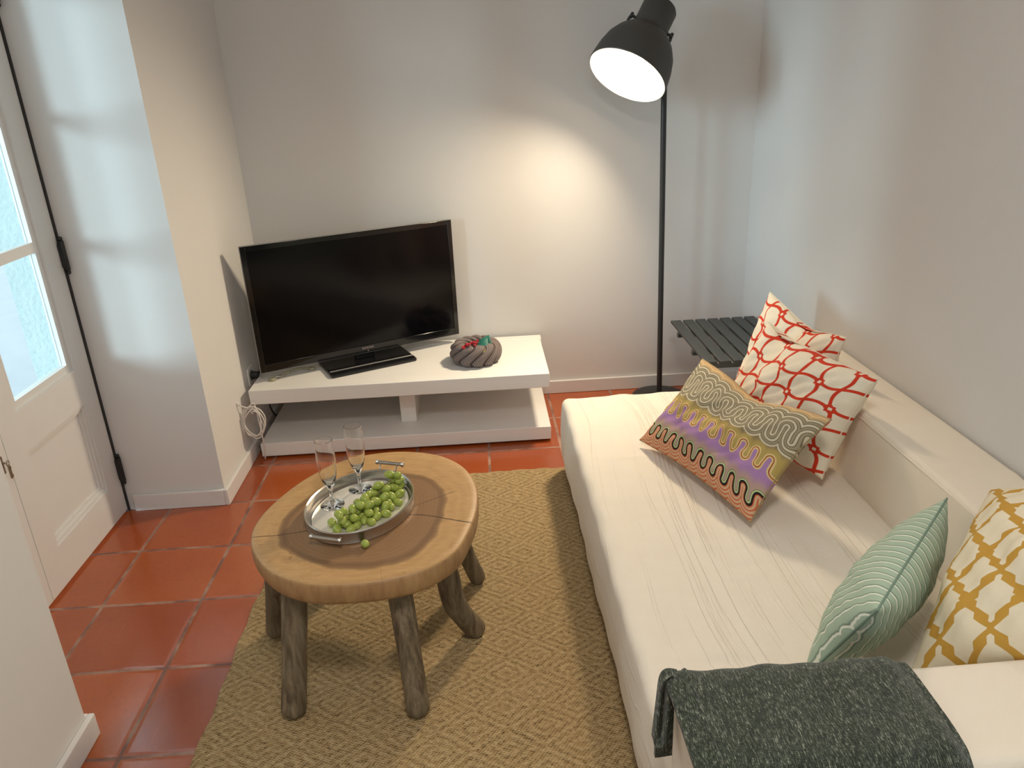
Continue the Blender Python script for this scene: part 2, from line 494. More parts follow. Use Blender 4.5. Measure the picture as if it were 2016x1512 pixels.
def emitter(name, color, strength):
    mt = bpy.data.materials.new(name); mt.use_nodes = True
    b = mt.node_tree.nodes['Principled BSDF']
    b.inputs['Base Color'].default_value = (0.9, 0.9, 0.88, 1)
    b.inputs['Emission Color'].default_value = (*color, 1)
    b.inputs['Emission Strength'].default_value = strength
    return mt
bulb_m = emitter('lit_bulb', (1.0, 0.80, 0.55), 30)
diff_m = emitter('fill_diffuser', (1.0, 0.9, 0.8), 3)  # glow of the added ceiling fill light
shade_in_m = plain('shade_white_enamel', (0.88, 0.86, 0.82), 0.5, nscale=30, namt=0.01, bump=0).m

# ---------------------------------------------------------------- mesh helpers
def tag(o, label=None, cat=None, group=None, kind=None):
    if label: o['label'] = label
    if cat: o['category'] = cat
    if group: o['group'] = group
    if kind: o['kind'] = kind
    return o

def empty(name, loc=(0, 0, 0), rz=0.0):
    o = bpy.data.objects.new(name, None); COL.objects.link(o)
    o.location = loc; o.rotation_euler = (0, 0, rz); o.empty_display_size = 0.05
    return o

class MB:
    def __init__(s): s.v = []; s.f = []; s.fm = []; s.uv = None
    def add(s, vs_, fs, mi=0):
        o = len(s.v); s.v += [tuple(p) for p in vs_]
        s.f += [tuple(i + o for i in f) for f in fs]; s.fm += [mi] * len(fs)
    def box(s, lo, hi, mi=0, M=None):
        x0, y0, z0 = lo; x1, y1, z1 = hi
        p = [Vector(c) for c in ((x0, y0, z0), (x1, y0, z0), (x1, y1, z0), (x0, y1, z0), (x0, y0, z1), (x1, y0, z1), (x1, y1, z1), (x0, y1, z1))]
        if M: p = [M @ q for q in p]
        s.add(p, [(0, 3, 2, 1), (4, 5, 6, 7), (0, 1, 5, 4), (1, 2, 6, 5), (2, 3, 7, 6), (3, 0, 4, 7)], mi)
        return s
    def tube(s, pts, rad, n=10, caps=True, mi=0, round_end=0):
        pts = [Vector(p) for p in pts]
        if not hasattr(rad, '__len__'): rad = [rad] * len(pts)
        rad = list(rad)
        t0 = (pts[1] - pts[0]).normalized()
        up = Vector((0, 0, 1)) if abs(t0.z) < 0.9 else Vector((1, 0, 0))
        a = t0.cross(up).normalized(); o = len(s.v)
        for i, p in enumerate(pts):
            t = ((pts[min(i + 1, len(pts) - 1)] - pts[max(i - 1, 0)])).normalized()
            a = (a - t * a.dot(t)).normalized(); b = t.cross(a)
            for k in range(n):
                an = 2 * pi * k / n
                s.v.append(tuple(p + (a * cos(an) + b * sin(an)) * rad[i]))
        for i in range(len(pts) - 1):
            for k in range(n):
                q = o + i * n
                s.f.append((q + k, q + (k + 1) % n, q + n + (k + 1) % n, q + n + k)); s.fm.append(mi)
        if caps:
            s.f.append(tuple(o + k for k in reversed(range(n)))); s.fm.append(mi)
            q = o + (len(pts) - 1) * n
            s.f.append(tuple(q + k for k in range(n))); s.fm.append(mi)
        return s
    def lathe(s, prof, n=32, M=None, mi=0, sx=1.0, sy=1.0):
        M = M or Matrix.Identity(4); o = len(s.v)
        for (r, z) in prof:
            for k in range(n):
                an = 2 * pi * k / n
                s.v.append(tuple(M @ Vector((r * cos(an) * sx, r * sin(an) * sy, z))))
        for i in range(len(prof) - 1):
            for k in range(n):
                q = o + i * n
                s.f.append((q + k, q + (k + 1) % n, q + n + (k + 1) % n, q + n + k)); s.fm.append(mi)
        if prof[0][0] > 1e-6: pass
        return s
    def disc(s, r, z, n=32, M=None, mi=0, sx=1.0, sy=1.0):
        M = M or Matrix.Identity(4)
        s.add([M @ Vector((r * cos(2 * pi * k / n) * sx, r * sin(2 * pi * k / n) * sy, z)) for k in range(n)], [tuple(range(n))], mi)
        return s
    def build(s, name, mats, parent=None, smooth=True, bevel=0.0, seg=2, sub=0, auto=40, fixn=True):
        me = bpy.data.meshes.new(name); me.from_pydata(s.v, [], s.f)
        if not isinstance(mats, (list, tuple)): mats = [mats]
        for q in mats: me.materials.append(q)
        for p, mi in zip(me.polygons, s.fm): p.material_index = mi
        if s.uv:
            l = me.uv_layers.new(name='UVMap')
            for lp in me.loops: l.data[lp.index].uv = s.uv[lp.vertex_index]
        if fixn:
            b = bmesh.new(); b.from_mesh(me)
            bmesh.ops.recalc_face_normals(b, faces=b.faces); b.to_mesh(me); b.free()
        if smooth:
            me.polygons.foreach_set('use_smooth', [True] * len(me.polygons))
            try: me.set_sharp_from_angle(angle=radians(auto))
            except Exception: pass
        o = bpy.data.objects.new(name, me); COL.objects.link(o)
        if parent: o.parent = parent
        if bevel:
            mo = o.modifiers.new('bevel', 'BEVEL'); mo.width = bevel; mo.segments = seg; mo.limit_method = 'ANGLE'
        if sub:
            mo = o.modifiers.new('sub', 'SUBSURF'); mo.levels = sub; mo.render_levels = sub
        return o

def catmull(pts, n=8, closed=False):
    pts = [Vector(p) for p in pts]; out = []
    N = len(pts); rng = range(N) if closed else range(N - 1)
    for i in rng:
        if closed: p0, p1, p2, p3 = pts[(i - 1) % N], pts[i], pts[(i + 1) % N], pts[(i + 2) % N]
        else: p0, p1, p2, p3 = pts[max(i - 1, 0)], pts[i], pts[i + 1], pts[min(i + 2, N - 1)]
        for k in range(n):
            t = k / n
            out.append(0.5 * ((2 * p1) + (p2 - p0) * t + (2 * p0 - 5 * p1 + 4 * p2 - p3) * t * t + (3 * p1 - p0 - 3 * p2 + p3) * t ** 3))
    if not closed: out.append(pts[-1])
    return out

def softbox(name, lo, hi, r, n, mat, parent=None, fn=None):
    """box with rounded edges on a fine grid of faces; fn(p, normal) moves each vertex"""
    lo = Vector(lo); hi = Vector(hi)
    def ax(a, b, k):
        inner = [a + r + (b - a - 2 * r) * i / k for i in range(k + 1)]
        e = [0.0, 0.15, 0.4, 0.7]
        return [a + r * t for t in e] + inner + [b - r * t for t in reversed(e)]
    A = [ax(lo[i], hi[i], n[i]) for i in range(3)]
    idx = {}; mb = MB()
    def vert(i, j, k):
        key = (i, j, k)
        if key not in idx:
            p = Vector((A[0][i], A[1][j], A[2][k]))
            q = Vector([min(max(p[t], lo[t] + r), hi[t] - r) for t in range(3)])
            d = p - q
            nrm = d.normalized() if d.length > 1e-9 else Vector((0, 0, 1))
            # map the square corner region on to a quarter circle
            if d.length > 1e-9:
                mx = max(abs(d.x), abs(d.y), abs(d.z)); p = q + nrm * mx
            if fn: p = fn(p, nrm)
            idx[key] = len(mb.v); mb.v.append(tuple(p))
        return idx[key]
    L = [len(a) - 1 for a in A]
    def face(a, b, c, d): mb.f.append((a, b, c, d)); mb.fm.append(0)
    for i in range(L[0]):
        for j in range(L[1]):
            for k in (0, L[2]): face(vert(i, j, k), vert(i + 1, j, k), vert(i + 1, j + 1, k), vert(i, j + 1, k))
    for i in range(L[0]):
        for k in range(L[2]):
            for j in (0, L[1]): face(vert(i, j, k), vert(i + 1, j, k), vert(i + 1, j, k + 1), vert(i, j, k + 1))
    for j in range(L[1]):
        for k in range(L[2]):
            for i in (0, L[0]): face(vert(i, j, k), vert(i, j + 1, k), vert(i, j + 1, k + 1), vert(i, j, k + 1))
    return mb.build(name, mat, parent, auto=80)

def simple(name, boxes, mat, parent=None, bevel=0.0, seg=2, kind=None):
    mb = MB()
    for b in boxes: mb.box(*b)
    o = mb.build(name, mat, parent, smooth=bool(bevel), bevel=bevel, seg=seg)
    if kind: o['kind'] = kind
    return o

def S(name, boxes, mat, parent=None, bevel=0.0):
    return simple(name, boxes, mat, parent, bevel, kind='structure')

# ---------------------------------------------------------------- room shell
XL, XR, YB, YF, ZC = -1.055, 1.289, 3.611, -1.7, 2.6      # pier face, right wall, back wall, wall behind the camera, ceiling
XD = -1.435                                               # plane of the glazed door
Y0, Y1, ZD = 1.515, 2.675, 2.32                           # door niche
S('floor', [((-1.62, YF - 0.15, -0.1), (XR + 0.15, YB + 0.15, 0.0))], tile_m)
S('ceiling', [((-1.62, YF - 0.15, ZC), (XR + 0.15, YB + 0.15, ZC + 0.12))], ceil_m)
S('wall_back', [((XL - 0.7, YB, 0), (XR + 0.15, YB + 0.15, ZC))], wall_m)
S('wall_right', [((XR, YF - 0.15, 0), (XR + 0.15, YB, ZC))], wall_m)
S('wall_left', [((-1.62, Y1, 0), (XL, YB, ZC)),            # pier between door and back wall
                ((-1.62, YF, 0), (XL, Y0, ZC)),            # pier nearer than the door
                ((-1.62, Y0, ZD + 0.04), (XL, Y1, ZC))], wall_m)   # over the door
WX0, WX1, WZ0, WZ1 = -0.6, 0.9, 0.85, 2.15
S('wall_front', [((-1.62, YF - 0.15, 0), (WX0, YF, ZC)), ((WX1, YF - 0.15, 0), (XR, YF, ZC)),
                 ((WX0, YF - 0.15, 0), (WX1, YF, WZ0)), ((WX0, YF - 0.15, WZ1), (WX1, YF, ZC))], wall_m)
w = S('added_window_1', [((WX0, YF - 0.11, WZ0), (WX0 + 0.05, YF - 0.05, WZ1)), ((WX1 - 0.05, YF - 0.11, WZ0), (WX1, YF - 0.05, WZ1)),  # window added behind the camera to bring in more daylight
                   ((WX0, YF - 0.11, WZ0), (WX1, YF - 0.05, WZ0 + 0.05)), ((WX0, YF - 0.11, WZ1 - 0.05), (WX1, YF - 0.05, WZ1)),
                   ((0.125, YF - 0.11, WZ0), (0.175, YF - 0.05, WZ1))], trim_m)
simple('added_window_pane', [((WX0 + 0.05, YF - 0.082, WZ0 + 0.05), (WX1 - 0.05, YF - 0.078, WZ1 - 0.05))], pane_m, w)

BH, BT = 0.068, 0.016
def bboard(name, boxes): return S(name, boxes, trim_m, bevel=0.003)
bboard('baseboard_back', [((XL + BT, YB - BT, 0), (XR, YB, BH))])
bboard('baseboard_right', [((XR - BT, YF, 0), (XR, YB - BT, BH))])
bboard('baseboard_left', [((XL, Y1 - BT, 0), (XL + BT, YB, BH)), ((XD + 0.03, Y1 - BT, 0), (XL, Y1, BH))])
bboard('baseboard_front', [((XL, YF, 0), (XL + BT, Y0 + BT, BH)), ((XD + 0.03, Y0, 0), (XL, Y0 + BT, BH))])
S('ground', [((-40.0, -30, -0.12), (-1.62, 40, -0.02))], terrace_m)
S('wall_outside', [((-1.64, YF - 0.15, -0.02), (-1.62, Y0, ZC)), ((-1.64, Y1, -0.02), (-1.62, YB + 0.15, ZC)), ((-1.64, Y0, ZD + 0.04), (-1.62, Y1, ZC)),
                   ((-1.62, Y1 - 0.006, 0.0), (XD - 0.0455, Y1, ZD + 0.03)), ((-1.62, Y0, 0.0), (XD - 0.0455, Y0 + 0.006, ZD + 0.03))], stucco_m)

# body of the added fill light, shaped as a ceiling lamp, out of view
fill_c = empty('added_ceiling_fill', (0.1, 0.35, ZC))
tag(fill_c, 'added fill light in the shape of a round flush ceiling lamp, behind the camera', 'lamp')
MB().lathe([(0, 0), (0.20, 0), (0.235, -0.02), (0.235, -0.06), (0.215, -0.06), (0.215, -0.03), (0, -0.03)], 40).build('fill_rim', plastic_w, fill_c)
MB().lathe([(0.0, -0.031), (0.21, -0.031), (0.205, -0.085), (0.12, -0.10), (0.0, -0.104)], 40).build('diffuser', diff_m, fill_c)
cl.location.z = ZC - 0.115

# ---------------------------------------------------------------- glazed double door
def door_leaf(name, ya, yb, n_panes=4):
    """leaf in the plane x = XD, from ya to yb; face of stiles at XD, recessed glass and panel"""
    d = empty(name, (0, 0, 0)); d['kind'] = 'structure'
    st = 0.098; xf, xb = XD, XD - 0.045
    zb, z_rail0, z_rail1, zt = 0.012, 0.497, 0.630, ZD - 0.02
    fr = MB()
    fr.box((xb, ya, zb), (xf, ya + st, zt)); fr.box((xb, yb - st, zb), (xf, yb, zt))
    fr.box((xb, ya + st, zb), (xf, yb - st, 0.150)); fr.box((xb, ya + st, z_rail0), (xf, yb - st, z_rail1))
    fr.box((xb, ya + st, zt - 0.10), (xf, yb - st, zt))
    fr.build('leaf_frame', door_m, d, smooth=False)
    # lower sunk panel with a stepped moulding
    pn = MB(); y_a, y_b, z_a, z_b = ya + st, yb - st, 0.150, z_rail0
    pn.box((xb + 0.006, y_a, z_a), (xf - 0.022, y_b, z_b))
    for t, xx in ((0.012, -0.006), (0.024, -0.0142)):
        pn.box((xf - 0.022, y_a, z_a), (xf + xx, y_b, z_a + t)); pn.box((xf - 0.022, y_a, z_b - t), (xf + xx, y_b, z_b))
        pn.box((xf - 0.022, y_a, z_a + t), (xf + xx, y_a + t, z_b - t)); pn.box((xf - 0.022, y_b - t, z_a + t), (xf + xx, y_b, z_b - t))
    pn.build('lower_panel', door_m, d, smooth=False)
    # glazing bars and glass
    g0, g1 = z_rail1, zt - 0.10
    br = MB(); e = 0.026
    br.box((xf - 0.032, y_a, g0), (xf - 0.010, y_a + e, g1)); br.box((xf - 0.032, y_b - e, g0), (xf - 0.010, y_b, g1))
    br.box((xf - 0.032, y_a + e, g0), (xf - 0.010, y_b - e, g0 + e)); br.box((xf - 0.032, y_a + e, g1 - e), (xf - 0.010, y_b - e, g1))
    zs = [1.064, 1.474, 1.884]; y_a -= 0.004; y_b += 0.004; g0 -= 0.004; g1 += 0.004; e += 0.004
    for z in zs: br.box((xf - 0.032, y_a + e, z - 0.017), (xf - 0.010, y_b - e, z + 0.017))
    br.build('glazing_bars', door_m, d, smooth=False)
    edges = [g0 + e] + [q for z in zs for q in (z - 0.017, z + 0.017)] + [g1 - e]
    for i in range(0, len(edges), 2):
        simple('glass_pane', [((xf - 0.027, y_a + e, edges[i]), (xf - 0.023, y_b - e, edges[i + 1]))], pane_m, d)
    return d
dmid = 2.092
d1 = door_leaf('door_1', dmid + 0.0015, Y1 - 0.014)
d2_ = door_leaf('door_2', Y0 + 0.012, dmid - 0.0015)
S('trim_1', [((XD - 0.06, Y0, ZD - 0.02), (XD + 0.01, Y1, ZD + 0.04))], trim_m)
# black strip standing in for the shade of the gap, and hinges on the hung edge
simple('door_gap_shade', [((XD - 0.05, Y1 - 0.0135, 0.0), (XD + 0.004, Y1 - 0.001, ZD - 0.02))], iron_m, d1)
for z in (0.185, 1.01, 1.84):
    hb = MB()
    hb.tube([(XD + 0.014, Y1 - 0.014, z - 0.05), (XD + 0.014, Y1 - 0.014, z + 0.05)], 0.0085, 10)
    hb.box((XD + 0.002, Y1 - 0.022, z - 0.04), (XD + 0.012, Y1 - 0.002, z + 0.04))
    for s_ in (-1, 1): hb.lathe([(0, -0.008), (0.006, -0.005), (0.0075, 0.0), (0.006, 0.005), (0, 0.008)], 10, Matrix.Translation((XD + 0.014, Y1 - 0.014, z + s_ * 0.058)))
    hb.build('hinge', iron_m, d1)
lk = MB(); lk.box((XD, 2.052, 0.490), (XD + 0.002, 2.066, 0.545)); lk.build('lock_plate', key_m, d2_)
ky = empty('key', (XD + 0.012, 2.060, 0.525)); tag(ky, 'small brass-coloured key hanging in the lock of the nearer door leaf', 'key')
kb = MB(); kb.tube([(-0.012, 0, 0), (0.004, 0, 0)], 0.003, 8)
kb.tube([Vector((0.006, 0.007 * cos(a), 0.007 * sin(a))) for a in [2 * pi * i / 16 for i in range(17)]], 0.0014, 6)
kb.build('ring', key_m, ky)
kb = MB(); kb.tube([(0.006, 0, -0.008), (0.007, 0.002, -0.018)], 0.0045, 8)
kb.box((0.004, -0.004, -0.05), (0.0075, 0.006, -0.014)); kb.box((0.004, 0.004, -0.048), (0.0075, 0.009, -0.040)); kb.build('blade', key_m, ky, bevel=0.001)

# ---------------------------------------------------------------- sockets and cables in the corner
def socket(loc, label, rz=0):
    e = empty('wall_socket', loc, rz); tag(e, label, 'socket')
    fp = simple('face_plate', [((-0.04, -0.008, -0.04), (0.04, 0.0, 0.04))], plastic_w, e, bevel=0.003)
    MB().lathe([(0.0, -0.002), (0.019, -0.002), (0.021, 0.001), (0.024, 0.001)], 24, Matrix.Translation((0, -0.0085, 0)) @ Matrix.Rotation(pi / 2, 4, 'X')).build('recess', cable_b, fp)
    return e
socket((XL, 3.215, 0.335), 'white wall socket low in the corner beside the television stand', pi / 2)
pl = MB(); pl.tube([(0.0, 0, 0.0), (0.028, 0, 0.0)], [0.019, 0.016], 14)
plo = pl.build('plug', cable_b); plo.location = (XL + 0.010, 3.215, 0.335)
tag(plo, 'black plug pushed into the white socket in the corner', 'plug')
pts = catmull([(-1.018, 3.215, 0.335), (-1.012, 3.25, 0.36), (-1.022, 3.30, 0.46), (-1.0, 3.34, 0.56), (-0.96, 3.36, 0.60), (-0.93, 3.36, 0.62)], 8)
tag(MB().tube(pts, 0.0035, 8).build('power_cable', cable_b), 'thin black cable rising from the corner behind the television', 'cable')
pts = catmull([(-1.03, 3.38, 0.27), (-1.032, 3.34, 0.21), (-1.034, 3.36, 0.12), (-1.034, 3.42, 0.05), (-1.034, 3.5, 0.012)], 8)
pts2 = catmull([(-1.03, 3.36, 0.255), (-0.99, 3.42, 0.22), (-0.95, 3.53, 0.14), (-0.93, 3.585, 0.1)], 8)
mbc = MB(); mbc.tube(pts, 0.0032, 8); mbc.tube(pts2, 0.0032, 8)
tag(mbc.build('extension_lead', cable_b), 'black leads hanging behind the left end of the television stand', 'cable')
clp = simple('cable_clip', [((XL, 2.978, 0.288), (XL + 0.008, 2.996, 0.300))], plastic_w, None, bevel=0.002)
tag(clp, 'tiny white clip holding the cable on the pier', 'clip')
random.seed(5)
pts = [Vector((XL + 0.008, 2.985, 0.292)), Vector((XL + 0.015, 2.99, 0.280)), Vector((XL + 0.040, 3.005, 0.262)), Vector((XL + 0.050, 3.01, 0.235))]
ccx, ccz = -1.004, 0.198
for k in range(4 * 12 + 1):
    a = pi * 0.42 - 2 * pi * k / 12
    R_ = 0.038 + 0.004 * sin(k * 1.7) + 0.004 * (k // 12)
    pts.append(Vector((ccx + R_ * 0.92 * cos(a), 2.992 + 0.006 * (k // 12) + 0.004 * sin(k * 0.9), ccz + R_ * 1.5 * sin(a) + 0.004 * sin(k * .31))))
pts += [Vector((ccx + 0.020, 3.010, 0.19)), Vector((ccx + 0.022, 3.012, 0.13)), Vector((ccx + 0.020, 3.020, 0.08)), Vector((ccx + 0.012, 3.030, 0.010))]
tag(MB().tube(catmull(pts, 5), 0.0028, 7).build('coiled_cable', cable_w), 'white cable coiled in loops hanging on the pier beside the stand', 'cable')

# ---------------------------------------------------------------- television stand
ts = empty('television_stand', (-0.38, 3.3, 0)); tag(ts, 'long low white stand of two thick boards under the television', 'television stand')
def rel(boxes, o): return [tuple(tuple(p[i] - o[i] for i in range(3)) for p in b) for b in boxes]
TO = (-0.38, 3.3, 0)
simple('top_board', rel([((-1.020, 3.050, 0.258), (0.266, 3.528, 0.323))], TO), stand_m, ts, bevel=0.003)
simple('rear_strip', rel([((-1.020, 3.532, 0.262), (0.272, 3.590, 0.323))], TO), stand_m, ts, bevel=0.003)
simple('bottom_board', rel([((-1.010, 3.050, 0.010), (0.266, 3.560, 0.072))], TO), stand_m, ts, bevel=0.003)
simple('centre_post', rel([((-0.405, 3.195, 0.072), (-0.335, 3.50, 0.258))], TO), stand_m, ts, bevel=0.002)
for x in (-0.95, 0.2):
    simple('foot', rel([((x - 0.03, 3.10, 0.0), (x + 0.03, 3.50, 0.010))], TO), cable_b, ts)

# ---------------------------------------------------------------- television
TVX, TVY, TVA = -0.552, 3.333, 0.444
tv = empty('television', (TVX, TVY, 0.3235), TVA); tag(tv, 'black flat television standing askew on the white stand', 'television')
W_, H_, ZB_ = 0.94, 0.548, 0.047
simple('housing', [((-W_ / 2, 0.004, ZB_), (W_ / 2, 0.028, ZB_ + H_)), ((-W_ / 2 + 0.14, 0.028, ZB_ + 0.06), (W_ / 2 - 0.14, 0.056, ZB_ + H_ - 0.1))], tvbody_m, tv, bevel=0.004, seg=3)
bz = MB(); t = 0.021
bz.box((-W_ / 2, -0.004, ZB_), (-W_ / 2 + t, 0.005, ZB_ + H_)); bz.box((W_ / 2 - t, -0.004, ZB_), (W_ / 2, 0.005, ZB_ + H_))
bz.box((-W_ / 2 + t, -0.004, ZB_), (W_ / 2 - t, 0.005, ZB_ + 0.034)); bz.box((-W_ / 2 + t, -0.004, ZB_ + H_ - t), (W_ / 2 - t, 0.005, ZB_ + H_))
bzo = bz.build('bezel', tvbody_m, tv, bevel=0.0015)
ed = MB(); e = 0.0022
ed.box((-W_ / 2 - e, 0.0, ZB_ - e), (W_ / 2 + e, 0.008, ZB_)); ed.box((-W_ / 2 - e, 0.0, ZB_ + H_), (W_ / 2 + e, 0.008, ZB_ + H_ + e))
ed.box((-W_ / 2 - e, 0.0, ZB_), (-W_ / 2, 0.008, ZB_ + H_)); ed.box((W_ / 2, 0.0, ZB_), (W_ / 2 + e, 0.008, ZB_ + H_))
ed.build('edge_strip', tvedge_m, tv, smooth=False)
simple('screen', [((-W_ / 2 + t, -0.0005, ZB_ + 0.034), (W_ / 2 - t, 0.004, ZB_ + H_ - t))], screen_m, tv)
def text(name, body, size, mat, parent, loc, rot, ext=0.0003):
    c = bpy.data.curves.new(name, 'FONT'); c.body = body; c.size = size; c.extrude = ext
    c.align_x = 'CENTER'; c.align_y = 'CENTER'
    t_ = bpy.data.objects.new(name + '_outline', c); COL.objects.link(t_)
    me = bpy.data.meshes.new_from_object(t_.evaluated_get(bpy.context.evaluated_depsgraph_get()))
    bpy.data.objects.remove(t_); bpy.data.curves.remove(c)
    me.materials.clear(); me.materials.append(mat)
    o = bpy.data.objects.new(name, me); COL.objects.link(o); o.parent = parent
    o.location = loc; o.rotation_euler = rot
    return o
text('maker_logo', 'SAMSUNG', 0.012, logo_m, bzo, (0.012, -0.0045, ZB_ + 0.022), (pi / 2, 0, 0))
MB().lathe([(0, 0), (0.0025, 0), (0.0025, 0.0008), (0, 0.0008)], 12, Matrix.Translation((0.012, -0.0042, ZB_ + 0.008)) @ Matrix.Rotation(pi / 2, 4, 'X')).build('indicator', logo_m, bzo)
sb = MB(); sb.box((-0.20, -0.125, 0.0), (0.20, 0.11, 0.018)); sbo = sb.build('stand_base', tvbody_m, tv, bevel=0.008, seg=4)
simple('base_ridge', [((-0.196, -0.090, 0.0175), (0.196, -0.082, 0.0205))], tvedge_m, sbo, bevel=0.002)
simple('stand_neck', [((-0.045, 0.006, 0.016), (0.045, 0.045, 0.16))], tvbody_m, tv, bevel=0.006, seg=3)

# ---------------------------------------------------------------- little strap on the stand
sp = empty('clasp_strap', (-0.89, 3.20, 0.323)); tag(sp, 'short greenish strap with metal clasps lying on the stand under the television', 'strap')
MB().tube(catmull([(-0.03, -0.02, 0.008), (0.0, 0.015, 0.014), (0.045, 0.055, 0.016), (0.085, 0.068, 0.010)], 8), [0.005] * 25, 8).build('band', strap_m, sp)
for k, (x, y, a) in enumerate(((-0.052, -0.040, 0.5), (0.098, 0.073, 0.9))):
    MB().lathe([(0, 0), (0.016, 0.0), (0.019, 0.004), (0.016, 0.011), (0.010, 0.013), (0, 0.013)], 18, Matrix.Translation((x, y, 0)), sx=1.0, sy=0.7).build('pad', strap_m, sp)
mbk = MB()
for k in range(5): mbk.lathe([(0, -0.004), (0.004, 0), (0, 0.004)], 8, Matrix.Translation((-0.030 + 0.006 * k, -0.022 - 0.003 * (k % 2), 0.014 + 0.003 * (k % 2))))
mbk.tube([(-0.040, -0.028, 0.012), (-0.005, -0.012, 0.012)], 0.003, 8)
mbk.build('clasp', steel_m, sp)

# ---------------------------------------------------------------- braided bowl with berries
BO = Vector((-0.047, 3.262, 0.3236))
bo = empty('braided_bowl', BO); tag(bo, 'round grey bowl of braided cord on the right of the stand', 'bowl')
mb = MB(); nu, nv = 220, 48; mb.uv = []
for j in range(nv + 1):
    th = -0.50 * pi + (j / nv) * 1.42 * pi          # from foot, round outside, over the lip, down inside
    for i in range(nu):
        ph = 2 * pi * i / nu
        s_ = (i / nu) * 11.0 + sin(j / nv * 6.2 + 0.6) * 0.95 + j / nv * 1.2
        dist = abs((s_ % 1.0) - 0.5) * 2
        bumpv = (1 - dist ** 2.0) * 0.013
        R_ = 0.076 + (0.030 + bumpv) * cos(th); z = 0.046 + (0.046 + bumpv * 0.4) * sin(th)
        mb.v.append((R_ * cos(ph), R_ * sin(ph), max(z, 0.0))); mb.uv.append((i / nu, j / nv))
for j in range(nv):
    for i in range(nu):
        mb.f.append((j * nu + i, j * nu + (i + 1) % nu, (j + 1) * nu + (i + 1) % nu, (j + 1) * nu + i)); mb.fm.append(0)
mb.build('cord_wall', braid_m, bo, auto=80)
MB().lathe([(0.0, 0.002), (0.082, 0.002), (0.082, 0.010), (0.0, 0.010)], 32).build('bowl_floor', braid_m, bo)
BS = BO + Vector((0, -0.02, 0.0))
sg = empty('berry_sprig', BS); tag(sg, 'sprig of red berries with a dark green leaf lying in the braided bowl', 'sprig')
random.seed(3)
bpos = []
for k in range(17):
    tt = k / 16
    bpos.append((-0.052 + 0.062 * tt + random.uniform(-.006, .006), -0.062 + 0.024 * tt + random.uniform(-.014, .012), 0.094 + 0.012 * tt + random.uniform(-.006, .010)))
b0 = MB().lathe([(0, -0.0062), (0.0045, -0.0043), (0.0062, 0), (0.0045, 0.0043), (0, 0.0062)], 10).build('berry', berry_m, sg); b0.location = bpos[0]
for p in bpos[1:]:
    c = b0.copy(); COL.objects.link(c); c.parent = sg; c.location = p
MB().tube(catmull([(-0.05, -0.05, 0.082), (-0.02, -0.04, 0.088), (0.02, -0.02, 0.092), (0.06, 0.0, 0.088)], 6), 0.0015, 6).build('stalk', gstem_m, sg)
def leafmesh(a, b, c, d, th=0.0012):
    m_ = MB(); n = 8
    a, b, c, d = map(Vector, (a, b, c, d))
    for side in (0, 1):
        for j in range(n + 1):
            for i in range(n + 1):
                u, v_ = i / n, j / n
                p = (a * (1 - u) + b * u) * (1 - v_) + (d * (1 - u) + c * u) * v_
                p = p + Vector((0, 0, 0.010 * sin(pi * u) * sin(pi * v_) - th * side))
                m_.v.append(tuple(p))
        o = side * (n + 1) ** 2
        for j in range(n):
            for i in range(n):
                m_.f.append((o + j * (n + 1) + i, o + j * (n + 1) + i + 1, o + (j + 1) * (n + 1) + i + 1, o + (j + 1) * (n + 1) + i)); m_.fm.append(0)
    rim = [i for i in range(n)] + [(n + 1) * j + n for j in range(n)] + [(n + 1) * n + n - i for i in range(n)] + [(n + 1) * (n - j) for j in range(n)]
    o = (n + 1) ** 2
    for k in range(len(rim)):
        p, q = rim[k], rim[(k + 1) % len(rim)]
        m_.f.append((p, q, q + o, p + o)); m_.fm.append(0)
    return m_
leafmesh((0.008, -0.045, 0.088), (0.052, -0.062, 0.082), (0.062, -0.005, 0.128), (0.022, 0.0, 0.108)).build('leaf', leaf_m, sg)
leafmesh((0.058, -0.030, 0.098), (0.074, -0.035, 0.088), (0.066, 0.0, 0.125), (0.055, 0.0, 0.122)).build('leaf', leaf_m, sg)
leafmesh((0.015, -0.080, 0.072), (0.055, -0.075, 0.072), (0.050, -0.030, 0.090), (0.020, -0.040, 0.092)).build('leaf', leaf2_m, sg)
for k, (x, y, z) in enumerate(((-0.062, 0.0, 0.06), (-0.006, 0.022, 0.062), (0.006, 0.012, 0.066))):
    MB().lathe([(0, -0.006), (0.007, -0.003), (0.009, 0.001), (0.005, 0.005), (0, 0.006)], 10, Matrix.Translation((x, y, z))).build('blossom', pale_m, sg)

# ---------------------------------------------------------------- jute rug
random.seed(11)
rx0, rx1, ry0, ry1 = -0.772, 0.46, 0.45, 2.785
mb = MB(); nx, ny = 60, 110
def rp(i, j):
    x = rx0 + (rx1 - rx0) * i / nx; y = ry0 + (ry1 - ry0) * j / ny
    if i == 0: x += 0.003 * sin(y * 260) + 0.004 * sin(y * 9)
    if j == ny: y += 0.0035 * sin(x * 240) + 0.004 * sin(x * 11)
    if i == nx: x += 0.003 * sin(y * 250)
    if j == 0: y += 0.003 * sin(x * 250)
    e_ = min(i, nx - i, j, ny - j)
    z = 0.013 if e_ else 0.006
    return (x, y, z + 0.001 * sin(x * 31 + y * 17) * (1 if e_ else 0))
for j in range(ny + 1):
    for i in range(nx + 1): mb.v.append(rp(i, j))
for j in range(ny):
    for i in range(nx):
        a = j * (nx + 1) + i; mb.f.append((a, a + 1, a + nx + 2, a + nx + 1)); mb.fm.append(0)
rim = [i for i in range(nx)] + [(nx + 1) * j + nx for j in range(ny)] + [(nx + 1) * ny + nx - i for i in range(nx)] + [(nx + 1) * (ny - j) for j in range(ny)]
o_ = len(mb.v)
for k in rim: mb.v.append((mb.v[k][0], mb.v[k][1], 0.0005))
